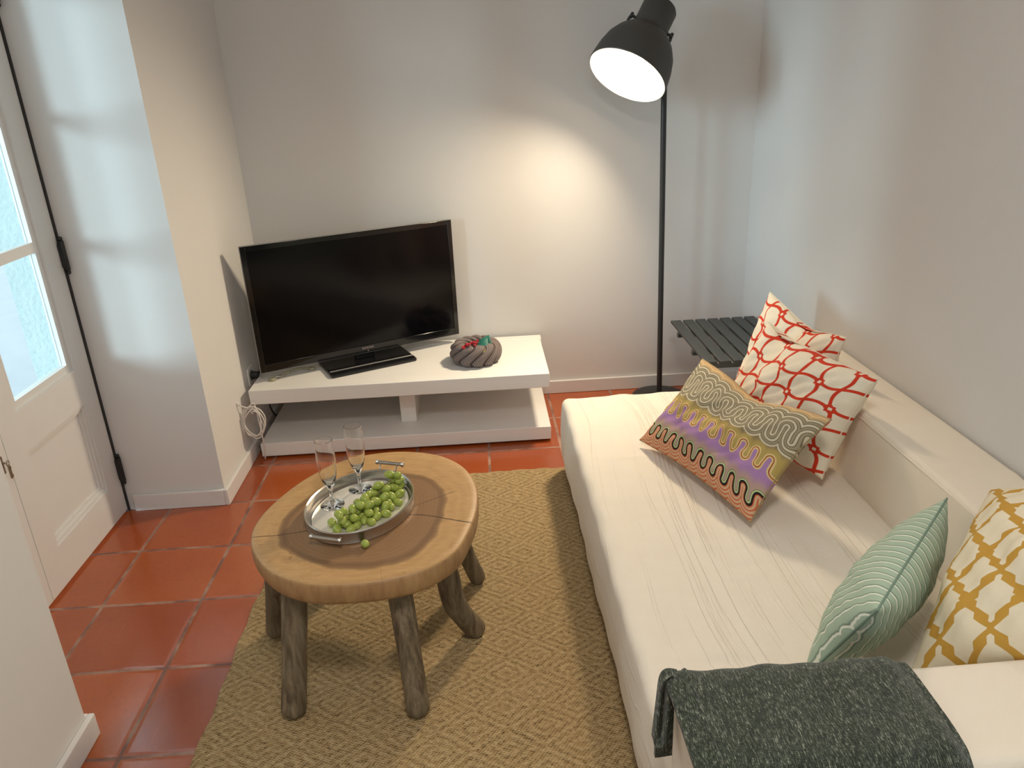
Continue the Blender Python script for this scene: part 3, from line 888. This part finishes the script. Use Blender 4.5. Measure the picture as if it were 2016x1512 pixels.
for k in range(len(rim)):
    mb.f.append((rim[k], rim[(k + 1) % len(rim)], o_ + (k + 1) % len(rim), o_ + k)); mb.fm.append(0)
mb.f.append(tuple(o_ + k for k in range(len(rim)))); mb.fm.append(0)
tag(mb.build('jute_rug', jute_m), 'woven jute rug with a diamond weave lying on the terracotta tiles', 'rug')
RZ = 0.0135

# ---------------------------------------------------------------- slab coffee table
ct = empty('coffee_table', (-0.35, 1.83, RZ)); tag(ct, 'rustic coffee table of one round wood slice on branch legs', 'coffee table')
ZT = 0.43
outl = [(-.640, 1.728), (-.606, 1.640), (-.545, 1.560), (-.455, 1.507), (-.359, 1.492), (-.265, 1.500), (-.172, 1.533), (-.106, 1.597), (-.073, 1.684), (-.050, 1.795),
        (-.052, 1.922), (-.090, 2.045), (-.165, 2.130), (-.270, 2.170), (-.366, 2.170), (-.443, 2.145), (-.511, 2.091), (-.571, 2.010), (-.618, 1.907), (-.642, 1.816)]
oc = catmull([(x, y, 0) for x, y in outl], 8, closed=True)
cen = Vector((-0.345, 1.83, 0))
mb = MB(); N = len(oc)
levels = [(0.0, 0.985, 0.004), (0.0, 1.0, 0.0)]
prof = [(0.0, 0.0), (0.35, 0.0), (0.7, 0.0), (0.93, 0.0), (0.982, -0.0006), (0.995, -0.004), (1.0, -0.010), (1.004, -0.030), (0.998, -0.050), (0.985, -0.060), (0.96, -0.064), (0.6, -0.064), (0.0, -0.064)]
for k, (sc_, dz) in enumerate(prof):
    for i, p in enumerate(oc):
        wv = 1 + 0.003 * sin(i * 0.16 * 2 + 0.4) * (1 if 0.0 < sc_ < 1.01 and k > 6 else 0.3)
        q = cen + (p - cen) * sc_ * wv
        mb.v.append((q.x, q.y, ZT + dz))
for k in range(len(prof) - 1):
    for i in range(N):
        mb.f.append((k * N + i, k * N + (i + 1) % N, (k + 1) * N + (i + 1) % N, (k + 1) * N + i)); mb.fm.append(0)
top = mb.build('slab_top', slab_m, ct, auto=60); top.location = (0.35, -1.83, -RZ)
def leg(pts, rads):
    c = catmull(pts, 6); n = len(c)
    rr = [rads[0] + (rads[1] - rads[0]) * i / (n - 1) for i in range(n)]
    rr = [r * (1 + 0.02 * sin(i * 0.6) + 0.012 * sin(i * 1.3)) for i, r in enumerate(rr)]
    # rounded foot
    c = [c[0] + (c[0] - c[1]).normalized() * 0.010] + c; rr = [rr[0] * 0.74] + rr
    m_ = MB().tube(c, rr, 26)
    zmin = min(v_[2] for v_ in m_.v); m_.v = [(x, y, z - zmin + RZ if False else z) for x, y, z in m_.v]
    o = m_.build('leg', branch_m, ct); o.location = (0.35, -1.83, -RZ)
    return o
zf = RZ + 0.016
leg([(-.546, 1.530, zf), (-.534, 1.553, .13), (-.520, 1.576, .26), (-.507, 1.60, .385)], (.031, .032))
leg([(-.226, 1.502, zf), (-.234, 1.530, .13), (-.243, 1.560, .25), (-.256, 1.60, .385)], (.029, .031))
leg([(-.078, 1.795, zf), (-.100, 1.772, .08), (-.130, 1.738, .17), (-.140, 1.715, .28), (-.155, 1.70, .385)], (.030, .033))
leg([(-.667, 1.845, zf), (-.650, 1.84, .13), (-.625, 1.82, .26), (-.585, 1.80, .385)], (.026, .030))
leg([(-.070, 2.035, zf), (-.098, 2.015, .13), (-.125, 1.99, .26), (-.16, 1.96, .385)], (.025, .029))
leg([(-.470, 2.13, zf), (-.465, 2.11, .13), (-.455, 2.08, .26), (-.44, 2.05, .385)], (.027, .030))

# ---------------------------------------------------------------- tray
TR = Vector((-0.365, 1.820, ZT)); TA = 1.23
ty = empty('oval_tray', TR, TA); tag(ty, 'oval silver metal tray with a mirrored base on the wooden table', 'tray')
MB().lathe([(0.0, 0.003), (0.154, 0.003), (0.154, 0.009), (0.0, 0.009)], 72, sx=1.0, sy=0.80).build('mirror_base', mirror_m, ty)
def rim_prof(dr):
    return [(0.155 + dr, 0.002), (0.166, 0.0), (0.169, 0.004), (0.1675, 0.010), (0.1675, 0.030), (0.170, 0.034), (0.168, 0.037), (0.164, 0.034), (0.1625, 0.012), (0.155, 0.0095)]
mb = MB(); n = 96
for (r, z) in rim_prof(0):
    for k in range(n):
        a = 2 * pi * k / n
        mb.v.append((r * cos(a), (r - 0.030) * sin(a), z))
P_ = len(rim_prof(0))
for i in range(P_ - 1):
    for k in range(n): mb.f.append((i * n + k, i * n + (k + 1) % n, (i + 1) * n + (k + 1) % n, (i + 1) * n + k)); mb.fm.append(0)
rmo = mb.build('rim', steel_m, ty)
for s_ in (-1, 1):
    h = MB()
    xx = s_ * (0.186 if s_ < 0 else 0.192); zz = 0.030 if s_ < 0 else 0.046
    h.tube([(xx, -0.036, zz), (xx, 0.036, zz)], 0.0052, 12)
    for y in (-0.040, 0.040):
        h.lathe([(0, -0.006), (0.0062, -0.004), (0.0078, 0), (0.0062, 0.004), (0, 0.006)], 12, Matrix.Translation((xx, y, zz)) @ Matrix.Rotation(pi / 2, 4, 'X'))
    for y in (-0.026, 0.026):
        h.tube([(xx, y, zz), (s_ * 0.178, y, zz - 0.004), (s_ * 0.166, y * 0.95, 0.016)], 0.0022, 8)
    h.build('handle', steel_m, ty)
TZ = ZT + 0.0092

# ---------------------------------------------------------------- flutes
def flute(loc, label, h=0.197):
    e = empty('champagne_flute', loc); tag(e, label, 'glass', 'empty champagne flutes on the tray')
    k = h / 0.2
    outer = [(0.0, 0.0), (0.031, 0.0), (0.0325, 0.0014), (0.029, 0.0040), (0.016, 0.0075), (0.0075, 0.013), (0.0050, 0.020), (0.0044, 0.036), (0.0055, 0.050), (0.0095, 0.060),
             (0.0160, 0.072), (0.0215, 0.090), (0.0248, 0.115), (0.0258, 0.142), (0.0250, 0.172), (0.0238, 0.200)]
    inner = [(0.0226, 0.2003), (0.0238, 0.172), (0.0246, 0.142), (0.0236, 0.115), (0.0203, 0.0915), (0.0146, 0.076), (0.008, 0.069), (0.0, 0.067)]
    base = MB().lathe([(r, z * k) for r, z in outer[:8]] + [(0.0, 0.036 * k)], 40).build('foot_and_stem', flute_m, e)
    bowl = MB().lathe([(0.0, 0.0365 * k)] + [(r, z * k) for r, z in outer[7:]] + [(r, z * k) for r, z in inner], 40).build('glass_bowl', flute_m, e)
    bowl.data.vertices[0].co = bowl.data.vertices[0].co
    return e
flute((-0.446, 1.845, TZ), 'clear champagne flute at the left end of the tray')
flute((-0.381, 1.928, TZ), 'clear champagne flute at the back of the tray, behind the grapes')

# ---------------------------------------------------------------- grapes
random.seed(21)
spine = [(-0.272, 1.925), (-0.300, 1.865), (-0.330, 1.800), (-0.365, 1.745), (-0.400, 1.712)]
wid = [0.026, 0.050, 0.056, 0.046, 0.034]
G = []
def inside(x, y, marg=0.016):
    dx, dy = x - TR.x, y - TR.y
    a = dx * cos(TA) + dy * sin(TA); b = -dx * sin(TA) + dy * cos(TA)
    return (a / (0.1625 - marg)) ** 2 + (b / (0.1325 - marg)) ** 2 < 1
tries = 0
while len(G) < 62 and tries < 40000:
    tries += 1
    t_ = random.random() * 4; i = min(int(t_), 3); f = t_ - i
    x = spine[i][0] * (1 - f) + spine[i + 1][0] * f; y = spine[i][1] * (1 - f) + spine[i + 1][1] * f
    w_ = wid[i] * (1 - f) + wid[i + 1] * f
    if len(G) >= 36: w_ *= 0.62
    x += random.uniform(-w_, w_); y += random.uniform(-w_, w_) * 0.8
    if not inside(x, y): continue
    r = random.uniform(0.0100, 0.0116)
    z = r * 0.98
    for (gx, gy, gz, gr, q) in G:
        d = math.hypot(gx - x, gy - y)
        if d < 1.95 * r * 0.98: z = max(z, gz + sqrt(max(0, (1.9 * r) ** 2 - d * d)))
    if z > 0.050: continue
    if len(G) < 36 and z > r * 1.3 and tries < 8000: continue
    if len(G) >= 36 and z < r * 1.3: continue
    G.append((x, y, z, r, random.random()))
gb = empty('grape_bunch', (TR.x, TR.y, TZ)); tag(gb, 'bunch of green grapes lying in the silver tray', 'grapes')
gprof = [(0.0, -1.42), (0.40, -1.31), (0.73, -1.0), (0.94, -0.52), (1.0, 0.0), (0.95, 0.50), (0.76, 0.96), (0.44, 1.28), (0.0, 1.42)]
g0 = MB().lathe([(r * 0.0088, z * 0.0088) for r, z in gprof], 16).build('grape', grape_m, gb)
for k, (x, y, z, r, q) in enumerate(G):
    c = g0 if k == 0 else g0.copy()
    if k: COL.objects.link(c); c.parent = gb
    c.location = (x - TR.x, y - TR.y, z)
    c.scale = (r / 0.0088,) * 3
    c.rotation_euler = (pi / 2 + random.uniform(-.45, .45), random.uniform(-.3, .3), random.uniform(0, 2 * pi)) if z < 0.012 else (random.uniform(0.5, 2.4), random.uniform(-.5, .5), random.uniform(0, 2 * pi))
st = MB()
sp_ = catmull([(x - TR.x, y - TR.y, 0.036 + 0.006 * sin(k * 1.9)) for k, (x, y) in enumerate(spine)], 6)
st.tube(sp_, 0.0011, 6)
for k in range(0, len(sp_), 2):
    a = random.uniform(0, 2 * pi); p = sp_[k]
    st.tube([p, p + Vector((cos(a) * 0.012, sin(a) * 0.012, 0.008)), p + Vector((cos(a) * 0.022, sin(a) * 0.022, 0.004))], 0.0009, 5)
for k in range(7):
    a = k * 0.9; p = Vector((-0.292 - TR.x, 1.918 - TR.y, 0.034))
    st.tube([p, p + Vector((cos(a) * 0.009, sin(a) * 0.009, 0.006))], 0.0018, 5)
st.build('stem', gstem_m, gb)
lg = MB().lathe([(r * 0.0105, z * 0.0098) for r, z in gprof], 18).build('grape', grape_m)
lg.location = (-0.331, 1.640, ZT + 0.0105); lg.rotation_euler = (1.4, 0, 0.5)
tag(lg, 'single loose green grape on the wood in front of the tray', 'grape')

# ---------------------------------------------------------------- sofa
SX0, SX1, SY0, SY1, SZ = 0.285, 1.085, 0.79, 2.775, 0.325
BTOP = 0.553
sf = empty('sofa', (0.28, 0.785, RZ)); tag(sf, 'long low cream sofa with a gauzy cotton cover along the right wall', 'sofa')
SO = Vector((0.28, 0.785, RZ))
def rip(x, y):
    # long shallow gathers running down the seat, fanning from the far end, with a few cross creases near the front
    g = 0.0
    for k, (a, ph, am) in enumerate(((38, 0.3, 1.0), (57, 1.9, 0.7), (83, 4.1, 0.45), (24, 2.2, 0.9))):
        xx = x + 0.03 * (y - 2.0) * sin(k * 2.1) + 0.010 * sin(y * 3 + k)
        env = 0.5 + 0.5 * sin(y * (1.7 + 0.5 * k) + k * 1.3 + x * 4)
        g += am * env * sin(a * xx + ph)
    return g
def seat_fn(p, n):
    q = p.copy()
    if n.z > 0.3:
        q.z += (0.0022 * rip(p.x, p.y) + 0.004 * sin((p.x - SX0) / (SX1 - SX0) * pi)) * n.z
        for cy_, cx_, am in ((1.27, 0.47, -0.007), (1.60, 0.62, -0.005), (1.55, 0.60, 0.004), (1.665, 0.61, -0.004), (2.22, 0.46, 0.005)):
            q.z += am * exp(-((p.y - cy_ + 0.03 * (p.x - cx_)) / 0.010) ** 2) * exp(-((p.x - cx_) / 0.07) ** 2)
    if n.x < -0.3:
        q.x += -0.006 * sin(min(max((p.z - 0.05) / 0.25, 0), 1) * pi) + 0.003 * sin(p.y * 9) * sin(p.z * 12) + 0.0015 * sin(p.y * 33 + p.z * 8)
    return q - SO
seat = softbox('seat_with_cover', (SX0, SY0, 0.05), (SX1, SY1, SZ), 0.028, (90, 150, 12), cover_m, sf, seat_fn)
def back_fn(p, n):
    q = p.copy()
    if n.z > 0.3: q.z += 0.0022 * sin(p.y * 4.3) + 0.0025 * exp(-((p.y - 1.62 + 0.4 * (p.x - 1.2)) / 0.012) ** 2) - 0.0025 * exp(-((p.y - 1.60 + 0.4 * (p.x - 1.2)) / 0.012) ** 2)
    if n.x < -0.3: q.x += 0.002 * sin(p.y * 6 + p.z * 5)
    return q - SO
bko = softbox('backrest', (1.078, SY0, 0.045), (1.282, SY1, BTOP), 0.016, (6, 70, 12), sofa_m, sf, back_fn)
softbox('armrest', (0.2795, SY0 - 0.005, 0.045), (1.0775, 0.992, BTOP), 0.020, (26, 8, 14), sofa_m, sf, lambda p, n: p + Vector((0, 0, 0.0025 * sin(p.x * 7) if n.z > .3 else 0)) - SO)
for (x, y) in ((0.36, 0.86), (1.2, 0.86), (0.36, 2.68), (1.2, 2.68)):
    zb = 0.0 if x < 0.5 else 0.0
    simple('sofa_foot', [((x - 0.03 - SO.x, y - 0.03 - SO.y, (0.001 if x < 0.46 else -0.0130)), (x + 0.03 - SO.x, y + 0.03 - SO.y, 0.045 - RZ + 0.004))], black_m, sf)
sm = MB()
sm.tube([(1.0785 - SO.x, SY1 - 0.02 - SO.y, BTOP - 0.012 - SO.z), (1.0785 - SO.x, 1.0 - SO.y, BTOP - 0.012 - SO.z)], 0.0022, 6)
sm.build('seam_piping', sofa_m, bko)

# ---------------------------------------------------------------- cushions
def hashn(x, y, s):
    return sin(x * 3.1 + s * 1.7) * cos(y * 2.7 - s) + 0.5 * sin(x * 6.3 + y * 4.9 + s * 2.3) + 0.3 * cos(x * 11 - y * 9.5 + s)
def cushion(name, label, mat, TL, TRr, BR, BL, th, pull=0.06, bend=None, seed=0, seam=None, n=56, asym=1.0, group=None, pw=0.42):
    TL, TRr, BR, BL = map(Vector, (TL, TRr, BR, BL))
    cen_ = (TL + TRr + BR + BL) / 4
    nrm = (TRr - TL + BR - BL).cross(TL - BL + TRr - BR).normalized()
    root = empty(name, cen_ - Vector((0, 0, 0))); tag(root, label, 'cushion', group)
    mb = MB(); mb.uv = []
    def pos(u, v_, side):
        # u,v in -1..1; edges drawn in between the pointed corners
        eu = u * (1 - pull * (1 - v_ * v_) ) ; ev = v_ * (1 - pull * (1 - u * u))
        a, b = (eu + 1) / 2, (ev + 1) / 2
        p = (BL * (1 - a) + BR * a) * (1 - b) + (TL * (1 - a) + TRr * a) * b
        h = max(0.0, (1 - u * u) * (1 - v_ * v_)) ** pw
        t_ = th * h * (1.0 if side > 0 else asym)
        t_ += (0.003 if seed == 9 else 0.0075) * hashn(u * 2.2, v_ * 2.2, seed) * h * (1.0)
        ed = (1 - (1 - abs(u)) ** 1) ** 10 + abs(v_) ** 10
        t_ += 0.003 * sin(u * 28 + seed) * abs(v_) ** 6 * h + 0.003 * sin(v_ * 26 + seed) * abs(u) ** 6 * h
        q = p + nrm * t_ * side
        if bend: q = bend(q, u, v_, nrm, side)
        return q - cen_
    grid = {}
    # parameter spacing denser towards the rim so that the seam stays rounded
    ts_ = [sin((i / n - 0.5) * pi) for i in range(n + 1)]
    for side in (1, -1):
        for j, v_ in enumerate(ts_):
            for i, u in enumerate(ts_):
                rimv = i in (0, n) or j in (0, n)
                key = (i, j, 0 if rimv else side)
                if key not in grid:
                    grid[key] = len(mb.v); mb.v.append(tuple(pos(u, v_, side))); mb.uv.append(((u + 1) / 2, (v_ + 1) / 2))
        for j in range(n):
            for i in range(n):
                def g(a, b): return grid[(a, b, 0 if (a in (0, n) or b in (0, n)) else side)]
                f = (g(i, j), g(i + 1, j), g(i + 1, j + 1), g(i, j + 1))
                mb.f.append(f if side > 0 else f[::-1]); mb.fm.append(0)
    cov = mb.build('cushion_cover', mat, root, auto=85)
    if seam:
        rimp = [pos(ts_[i], -1, 1) for i in range(n)] + [pos(1, ts_[j], 1) for j in range(n)] + [pos(ts_[n - i], 1, 1) for i in range(n)] + [pos(-1, ts_[n - j], 1) for j in range(n)]
        rimp.append(rimp[0])
        MB().tube(rimp, 0.0022, 6, caps=False).build('edge_seam', seam, cov)
    return root

trellis_seam = plain('cream_seam', (0.70, 0.62, 0.50), 0.85).m
def chop(cu, cv, depth, wdt, drop=0.0):
    def f(q, u, v_, nrm, side):
        k = exp(-((u - cu) / wdt) ** 2) * max(0, (v_ + 1) / 2) ** 1.5
        return q - nrm * side * depth * k * 0.6 + Vector((0, 0, -drop * k))
    return f
cushion('scatter_cushion', 'cream and red trellis cushion standing at the back against the wall', trellis_m,
        (1.070, 2.72, 0.722), (1.135, 2.23, 0.700), (1.060, 2.22, 0.375), (0.970, 2.74, 0.365), 0.064, pull=0.09, bend=chop(0.1, 0, 0.03, 0.5, 0.03), seed=1, seam=trellis_seam, group=None)
cushion('scatter_cushion', 'cream and red trellis cushion in front of its twin, behind the wave print cushion', trellis_m,
        (0.955, 2.42, 0.705), (1.075, 1.905, 0.690), (0.962, 1.930, 0.372), (0.775, 2.38, 0.362), 0.092, pull=0.08, bend=chop(-0.55, 0, 0.05, 0.28, 0.01), seed=4, seam=trellis_seam)
cushion('scatter_cushion', 'oblong cushion with purple, yellow and grey wave print leaning on the red trellis cushion', meander_m,
        (0.722, 2.373, 0.603), (0.918, 1.830, 0.612), (0.688, 1.748, 0.358), (0.500, 2.300, 0.352), 0.064, pull=0.085, bend=lambda q, u, v_, n_, s_: q + Vector((0, 0, -0.035 * max(0, v_) * exp(-((u - 0.05) / 0.4) ** 2))), seed=7, seam=plain('olive_seam', (0.30, 0.22, 0.12), 0.85).m)
cushion('scatter_cushion', 'mint green striped cushion standing on edge beside the armrest', mint_m,
        (0.655, 1.058, 0.612), (0.985, 1.405, 0.610), (0.985, 1.47, 0.365), (0.600, 1.185, 0.345), 0.068, pull=0.04, seed=9, asym=1.10, seam=plain('mint_seam', (0.17, 0.26, 0.20), 0.85).m, pw=0.5)
cushion('scatter_cushion', 'large cream cushion with mustard zigzag lattice in the corner by the armrest', ikat_m,
        (1.03, 1.34, 0.665), (1.20, 1.08, 0.80), (0.99, 0.90, 0.63), (0.755, 1.09, 0.415), 0.105, pull=0.03, seed=12, asym=0.45, bend=chop(-0.15, 0, 0.035, 0.22), seam=trellis_seam, pw=0.5)

# ---------------------------------------------------------------- throw over the armrest
def throw_prof(s_):
    pass
th_root = empty('throw_blanket', (0.47, 0.89, BTOP)); tag(th_root, 'dark green-grey melange throw folded over the armrest', 'throw')
AY0, AY1 = SY0 - 0.005, 0.992
g_ = 0.010
path = [(AY1 + g_ + 0.010, 0.36), (AY1 + g_ + 0.008, 0.44), (AY1 + g_ + 0.003, 0.52), (AY1 - 0.002, BTOP + 0.006), (AY1 - 0.03, BTOP + 0.017), (AY1 - 0.10, BTOP + 0.016), (AY0 + 0.04, BTOP + 0.015),
        (AY0 + 0.006, BTOP + 0.009), (AY0 - 0.012, 0.53), (AY0 - 0.016, 0.45), (AY0 - 0.02, 0.33)]
pc = catmull([(0, a, b) for a, b in path], 6)
xs = [0.262 + 0.40 * i / 48 for i in range(49)]
mb = MB(); nx_, ny_ = len(xs), len(pc)
def tv_(i, j, off):
    x = xs[i]; p = pc[j]; f = j / (ny_ - 1)
    edge = max(0, (0.300 - x) / 0.04)
    z = p.z; y = p.y
    t_ = 0.0016 * sin(x * 40 + f * 9) + 0.0012 * sin(x * 90 + f * 21)
    pn = (pc[min(j + 1, ny_ - 1)] - pc[max(j - 1, 0)]).normalized(); nn = Vector((0, -pn.z, pn.y))
    if nn.z < -0.5 or (nn.y < 0 and j < ny_ // 3): nn = -nn
    o = nn * (off + t_)
    zz = z + o.z - (0.012 * min(edge, 1) ** 1.6 if 0.2 < f < 0.85 else 0)
    xx = x + 0.012 * (f - 0.3) + (0.008 * sin(f * 5) if i == nx_ - 1 else 0)
    if i >= nx_ - 3: zz -= (0.004, 0.008, 0.012)[i - (nx_ - 3)] * (off / 0.009)
    return (xx, y + o.y, zz)
for off in (0.009, 0.0):
    for j in range(ny_):
        for i in range(nx_): mb.v.append(tv_(i, j, off))
K = nx_ * ny_
for side in (0, 1):
    for j in range(ny_ - 1):
        for i in range(nx_ - 1):
            a = side * K + j * nx_ + i; mb.f.append((a, a + 1, a + nx_ + 1, a + nx_)); mb.fm.append(0)
for j in range(ny_ - 1):
    for i in (0, nx_ - 1):
        a = j * nx_ + i; mb.f.append((a, a + nx_, a + nx_ + K, a + K)); mb.fm.append(0)
for i in range(nx_ - 1):
    for j in (0, ny_ - 1):
        a = j * nx_ + i; mb.f.append((a, a + 1, a + 1 + K, a + K)); mb.fm.append(0)
mb.v = [(x - 0.47, y - 0.89, z - BTOP) for x, y, z in mb.v]
fco = mb.build('folded_cloth', throw_m, th_root, auto=60)
hm = MB()
hp = [(tv_(3, j, 0.010)) for j in range(2, ny_ - 1)]
hm.tube([(x - 0.47 + 0.012, y - 0.89, z - BTOP + 0.001) for x, y, z in hp], 0.0022, 6); hm.build('hem_stitch', throw_m, fco)
# hanging strap loop
lp = catmull([(0.285, 0.985, 0.572), (0.268, 0.982, 0.578), (0.256, 0.976, 0.568), (0.250, 0.968, 0.53), (0.243, 0.955, 0.49), (0.240, 0.948, 0.468), (0.252, 0.948, 0.462), (0.258, 0.952, 0.475), (0.262, 0.960, 0.52), (0.266, 0.970, 0.556)], 6)
mb = MB()
for p, q in zip(lp, lp[1:] + [lp[-1]]):
    for (dx, dy) in ((-0.0015, -0.010), (0.0015, -0.010), (0.0015, 0.010), (-0.0015, 0.010)):
        mb.v.append((p.x + dx - 0.47, p.y + dy - 0.89, p.z - BTOP))
for i in range(len(lp) - 1):
    for k in range(4): mb.f.append((i * 4 + k, i * 4 + (k + 1) % 4, i * 4 + 4 + (k + 1) % 4, i * 4 + 4 + k)); mb.fm.append(0)
mb.build('strap_loop', throw_m, th_root)

# ---------------------------------------------------------------- floor lamp
LB = Vector((0.845, 3.462, 0.0))
fl_ = empty('floor_lamp', LB); tag(fl_, 'tall black floor lamp with a tilted lit metal shade in the corner', 'floor lamp')
MB().lathe([(0.0, 0.0), (0.132, 0.0), (0.136, 0.004), (0.132, 0.012), (0.09, 0.024), (0.03, 0.030), (0.016, 0.034), (0.0, 0.034)], 48).build('lamp_base', black_m, fl_)
d = Vector((-0.487, -0.41, -0.771)).normalized()
C = Vector((0.629, 3.27, 1.494)) - LB          # centre of the opening
PT = Vector((0.822, 3.455, 1.655)) - LB
MB().tube([(0, 0, 0.03), (PT.x * 0.5, PT.y * 0.5, 0.9), (PT.x, PT.y, PT.z)], 0.0125, 18).build('pole', black_m, fl_)
ax_x = d.cross(Vector((0, 0, 1))).normalized(); ax_y = d.cross(ax_x)
Mx = Matrix.Identity(4)
for i in range(3): Mx[i][0] = ax_x[i]; Mx[i][1] = ax_y[i]; Mx[i][2] = -d[i]; Mx[i][3] = C[i]
R_ = 0.164
outp = [(R_, 0.0), (R_ * 1.015, 0.003), (R_ * 1.0, 0.03), (R_ * 0.965, 0.075), (R_ * 0.89, 0.120), (R_ * 0.76, 0.160), (R_ * 0.60, 0.190), (0.080, 0.203), (0.074, 0.206)]
inp = [(R_ - 0.003, 0.001), (R_ * 0.98, 0.03), (R_ * 0.945, 0.074), (R_ * 0.87, 0.117), (R_ * 0.74, 0.156), (R_ * 0.58, 0.185), (0.03, 0.199), (0.0, 0.199)]
mb = MB(); mb.lathe(outp, 64, Mx, 0); lsh = mb.build('lamp_shade', shade_out_m, fl_)
mb = MB(); mb.lathe([(R_, 0.0)] + inp, 64, Mx, 0); si = mb.build('shade_lining', shade_in_m, lsh)
MB().lathe([(0.0, 0.203), (0.075, 0.203), (0.076, 0.210), (0.072, 0.214), (0.073, 0.318), (0.066, 0.330), (0.0, 0.332)], 40, Mx).build('lamp_housing', shade_out_m, fl_)
MB().lathe([(0.0, 0.092), (0.02, 0.094), (0.032, 0.102), (0.036, 0.115), (0.030, 0.130), (0.018, 0.145), (0.015, 0.190), (0, 0.198)], 24, Mx).build('bulb', bulb_m, fl_)
ya = d.cross(Vector((0.2, 0.97, 0.05))).normalized()
yb_ = d.cross(ya)
if yb_.dot(PT - (C - d * 0.24)) < 0: yb_ = -yb_
M2 = Matrix.Identity(4)
for i in range(3): M2[i][0] = ya[i]; M2[i][1] = yb_[i]; M2[i][2] = -d[i]; M2[i][3] = C[i]
yb = MB()
side_pts = []
back = -d
ctr = M2 @ Vector((0, 0, 0.215))
for sgn in (1, -1):
    q0 = M2 @ Vector((sgn * 0.092, 0, 0.240)); q1 = M2 @ Vector((sgn * 0.094, 0.045, 0.235)); q2 = M2 @ Vector((sgn * 0.068, 0.095, 0.215))
    side_pts.append((q0, q1, q2))
pts = [side_pts[0][0], side_pts[0][1], side_pts[0][2], PT + Vector((0, 0, 0)), side_pts[1][2], side_pts[1][1], side_pts[1][0]]
yb.tube(catmull(pts, 6), 0.0062, 8); ybo = yb.build('yoke_bracket', black_m, fl_)
for sgn in (1, -1):
    kb = MB(); K_ = M2 @ Matrix.Translation((sgn * 0.072, 0, 0.240)) @ Matrix.Rotation(sgn * pi / 2, 4, 'Y')
    kb.lathe([(0, 0), (0.006, 0), (0.006, 0.012), (0.012, 0.013), (0.0135, 0.018), (0.012, 0.024), (0, 0.026)], 10, K_)
    kb.build('knob', black_m, ybo)
bl = bpy.data.lights.new('floor_lamp_light', 'AREA'); bl.shape = 'DISK'; bl.size = 0.17; bl.energy = 17; bl.spread = radians(138); bl.color = (1.0, 0.82, 0.58)
blo = bpy.data.objects.new('floor_lamp_light', bl); COL.objects.link(blo); blo.parent = fl_
blo.matrix_local = Mx @ Matrix.Translation((0, 0, 0.085))

# ---------------------------------------------------------------- folding side table
FT = Vector((1.06, 3.09, 0)); ft = empty('folding_side_table', FT); tag(ft, 'small black slatted folding table between lamp and sofa', 'side table')
zt_ = 0.425; x0_, wd_, pit = 0.868 - FT.x, 0.047, 0.0575
for k in range(7):
    simple('slat', [((x0_ + k * pit, -0.285, zt_ - 0.012), (x0_ + k * pit + wd_, 0.285, zt_))], slat_m, ft, bevel=0.002)
for y in (-0.10, 0.14):
    simple('cross_rail', [((x0_ - 0.004, y - 0.012, zt_ - 0.034), (x0_ + 6 * pit + wd_ + 0.004, y + 0.012, zt_ - 0.0125))], slat_m, ft, bevel=0.002)
simple('end_rail', [((x0_ + 0.02, -0.283, zt_ - 0.030), (x0_ + 6 * pit + wd_ - 0.02, -0.271, zt_ - 0.0125))], slat_m, ft, bevel=0.002)
for y, s_ in ((-0.255, 1), (-0.235, -1), (0.235, 1), (0.255, -1)):
    MB().tube([(-0.17 * s_, y, zt_ - 0.016), (0.17 * s_, y, 0.008)], 0.010, 8).build('leg', slat_m, ft)
for s_ in (-1, 1):
    MB().tube([(-0.17 * s_, -0.255 if s_ > 0 else -0.235, 0.010), (-0.17 * s_, 0.235 if s_ > 0 else 0.255, 0.010)], 0.009, 8).build('foot_bar', slat_m, ft)
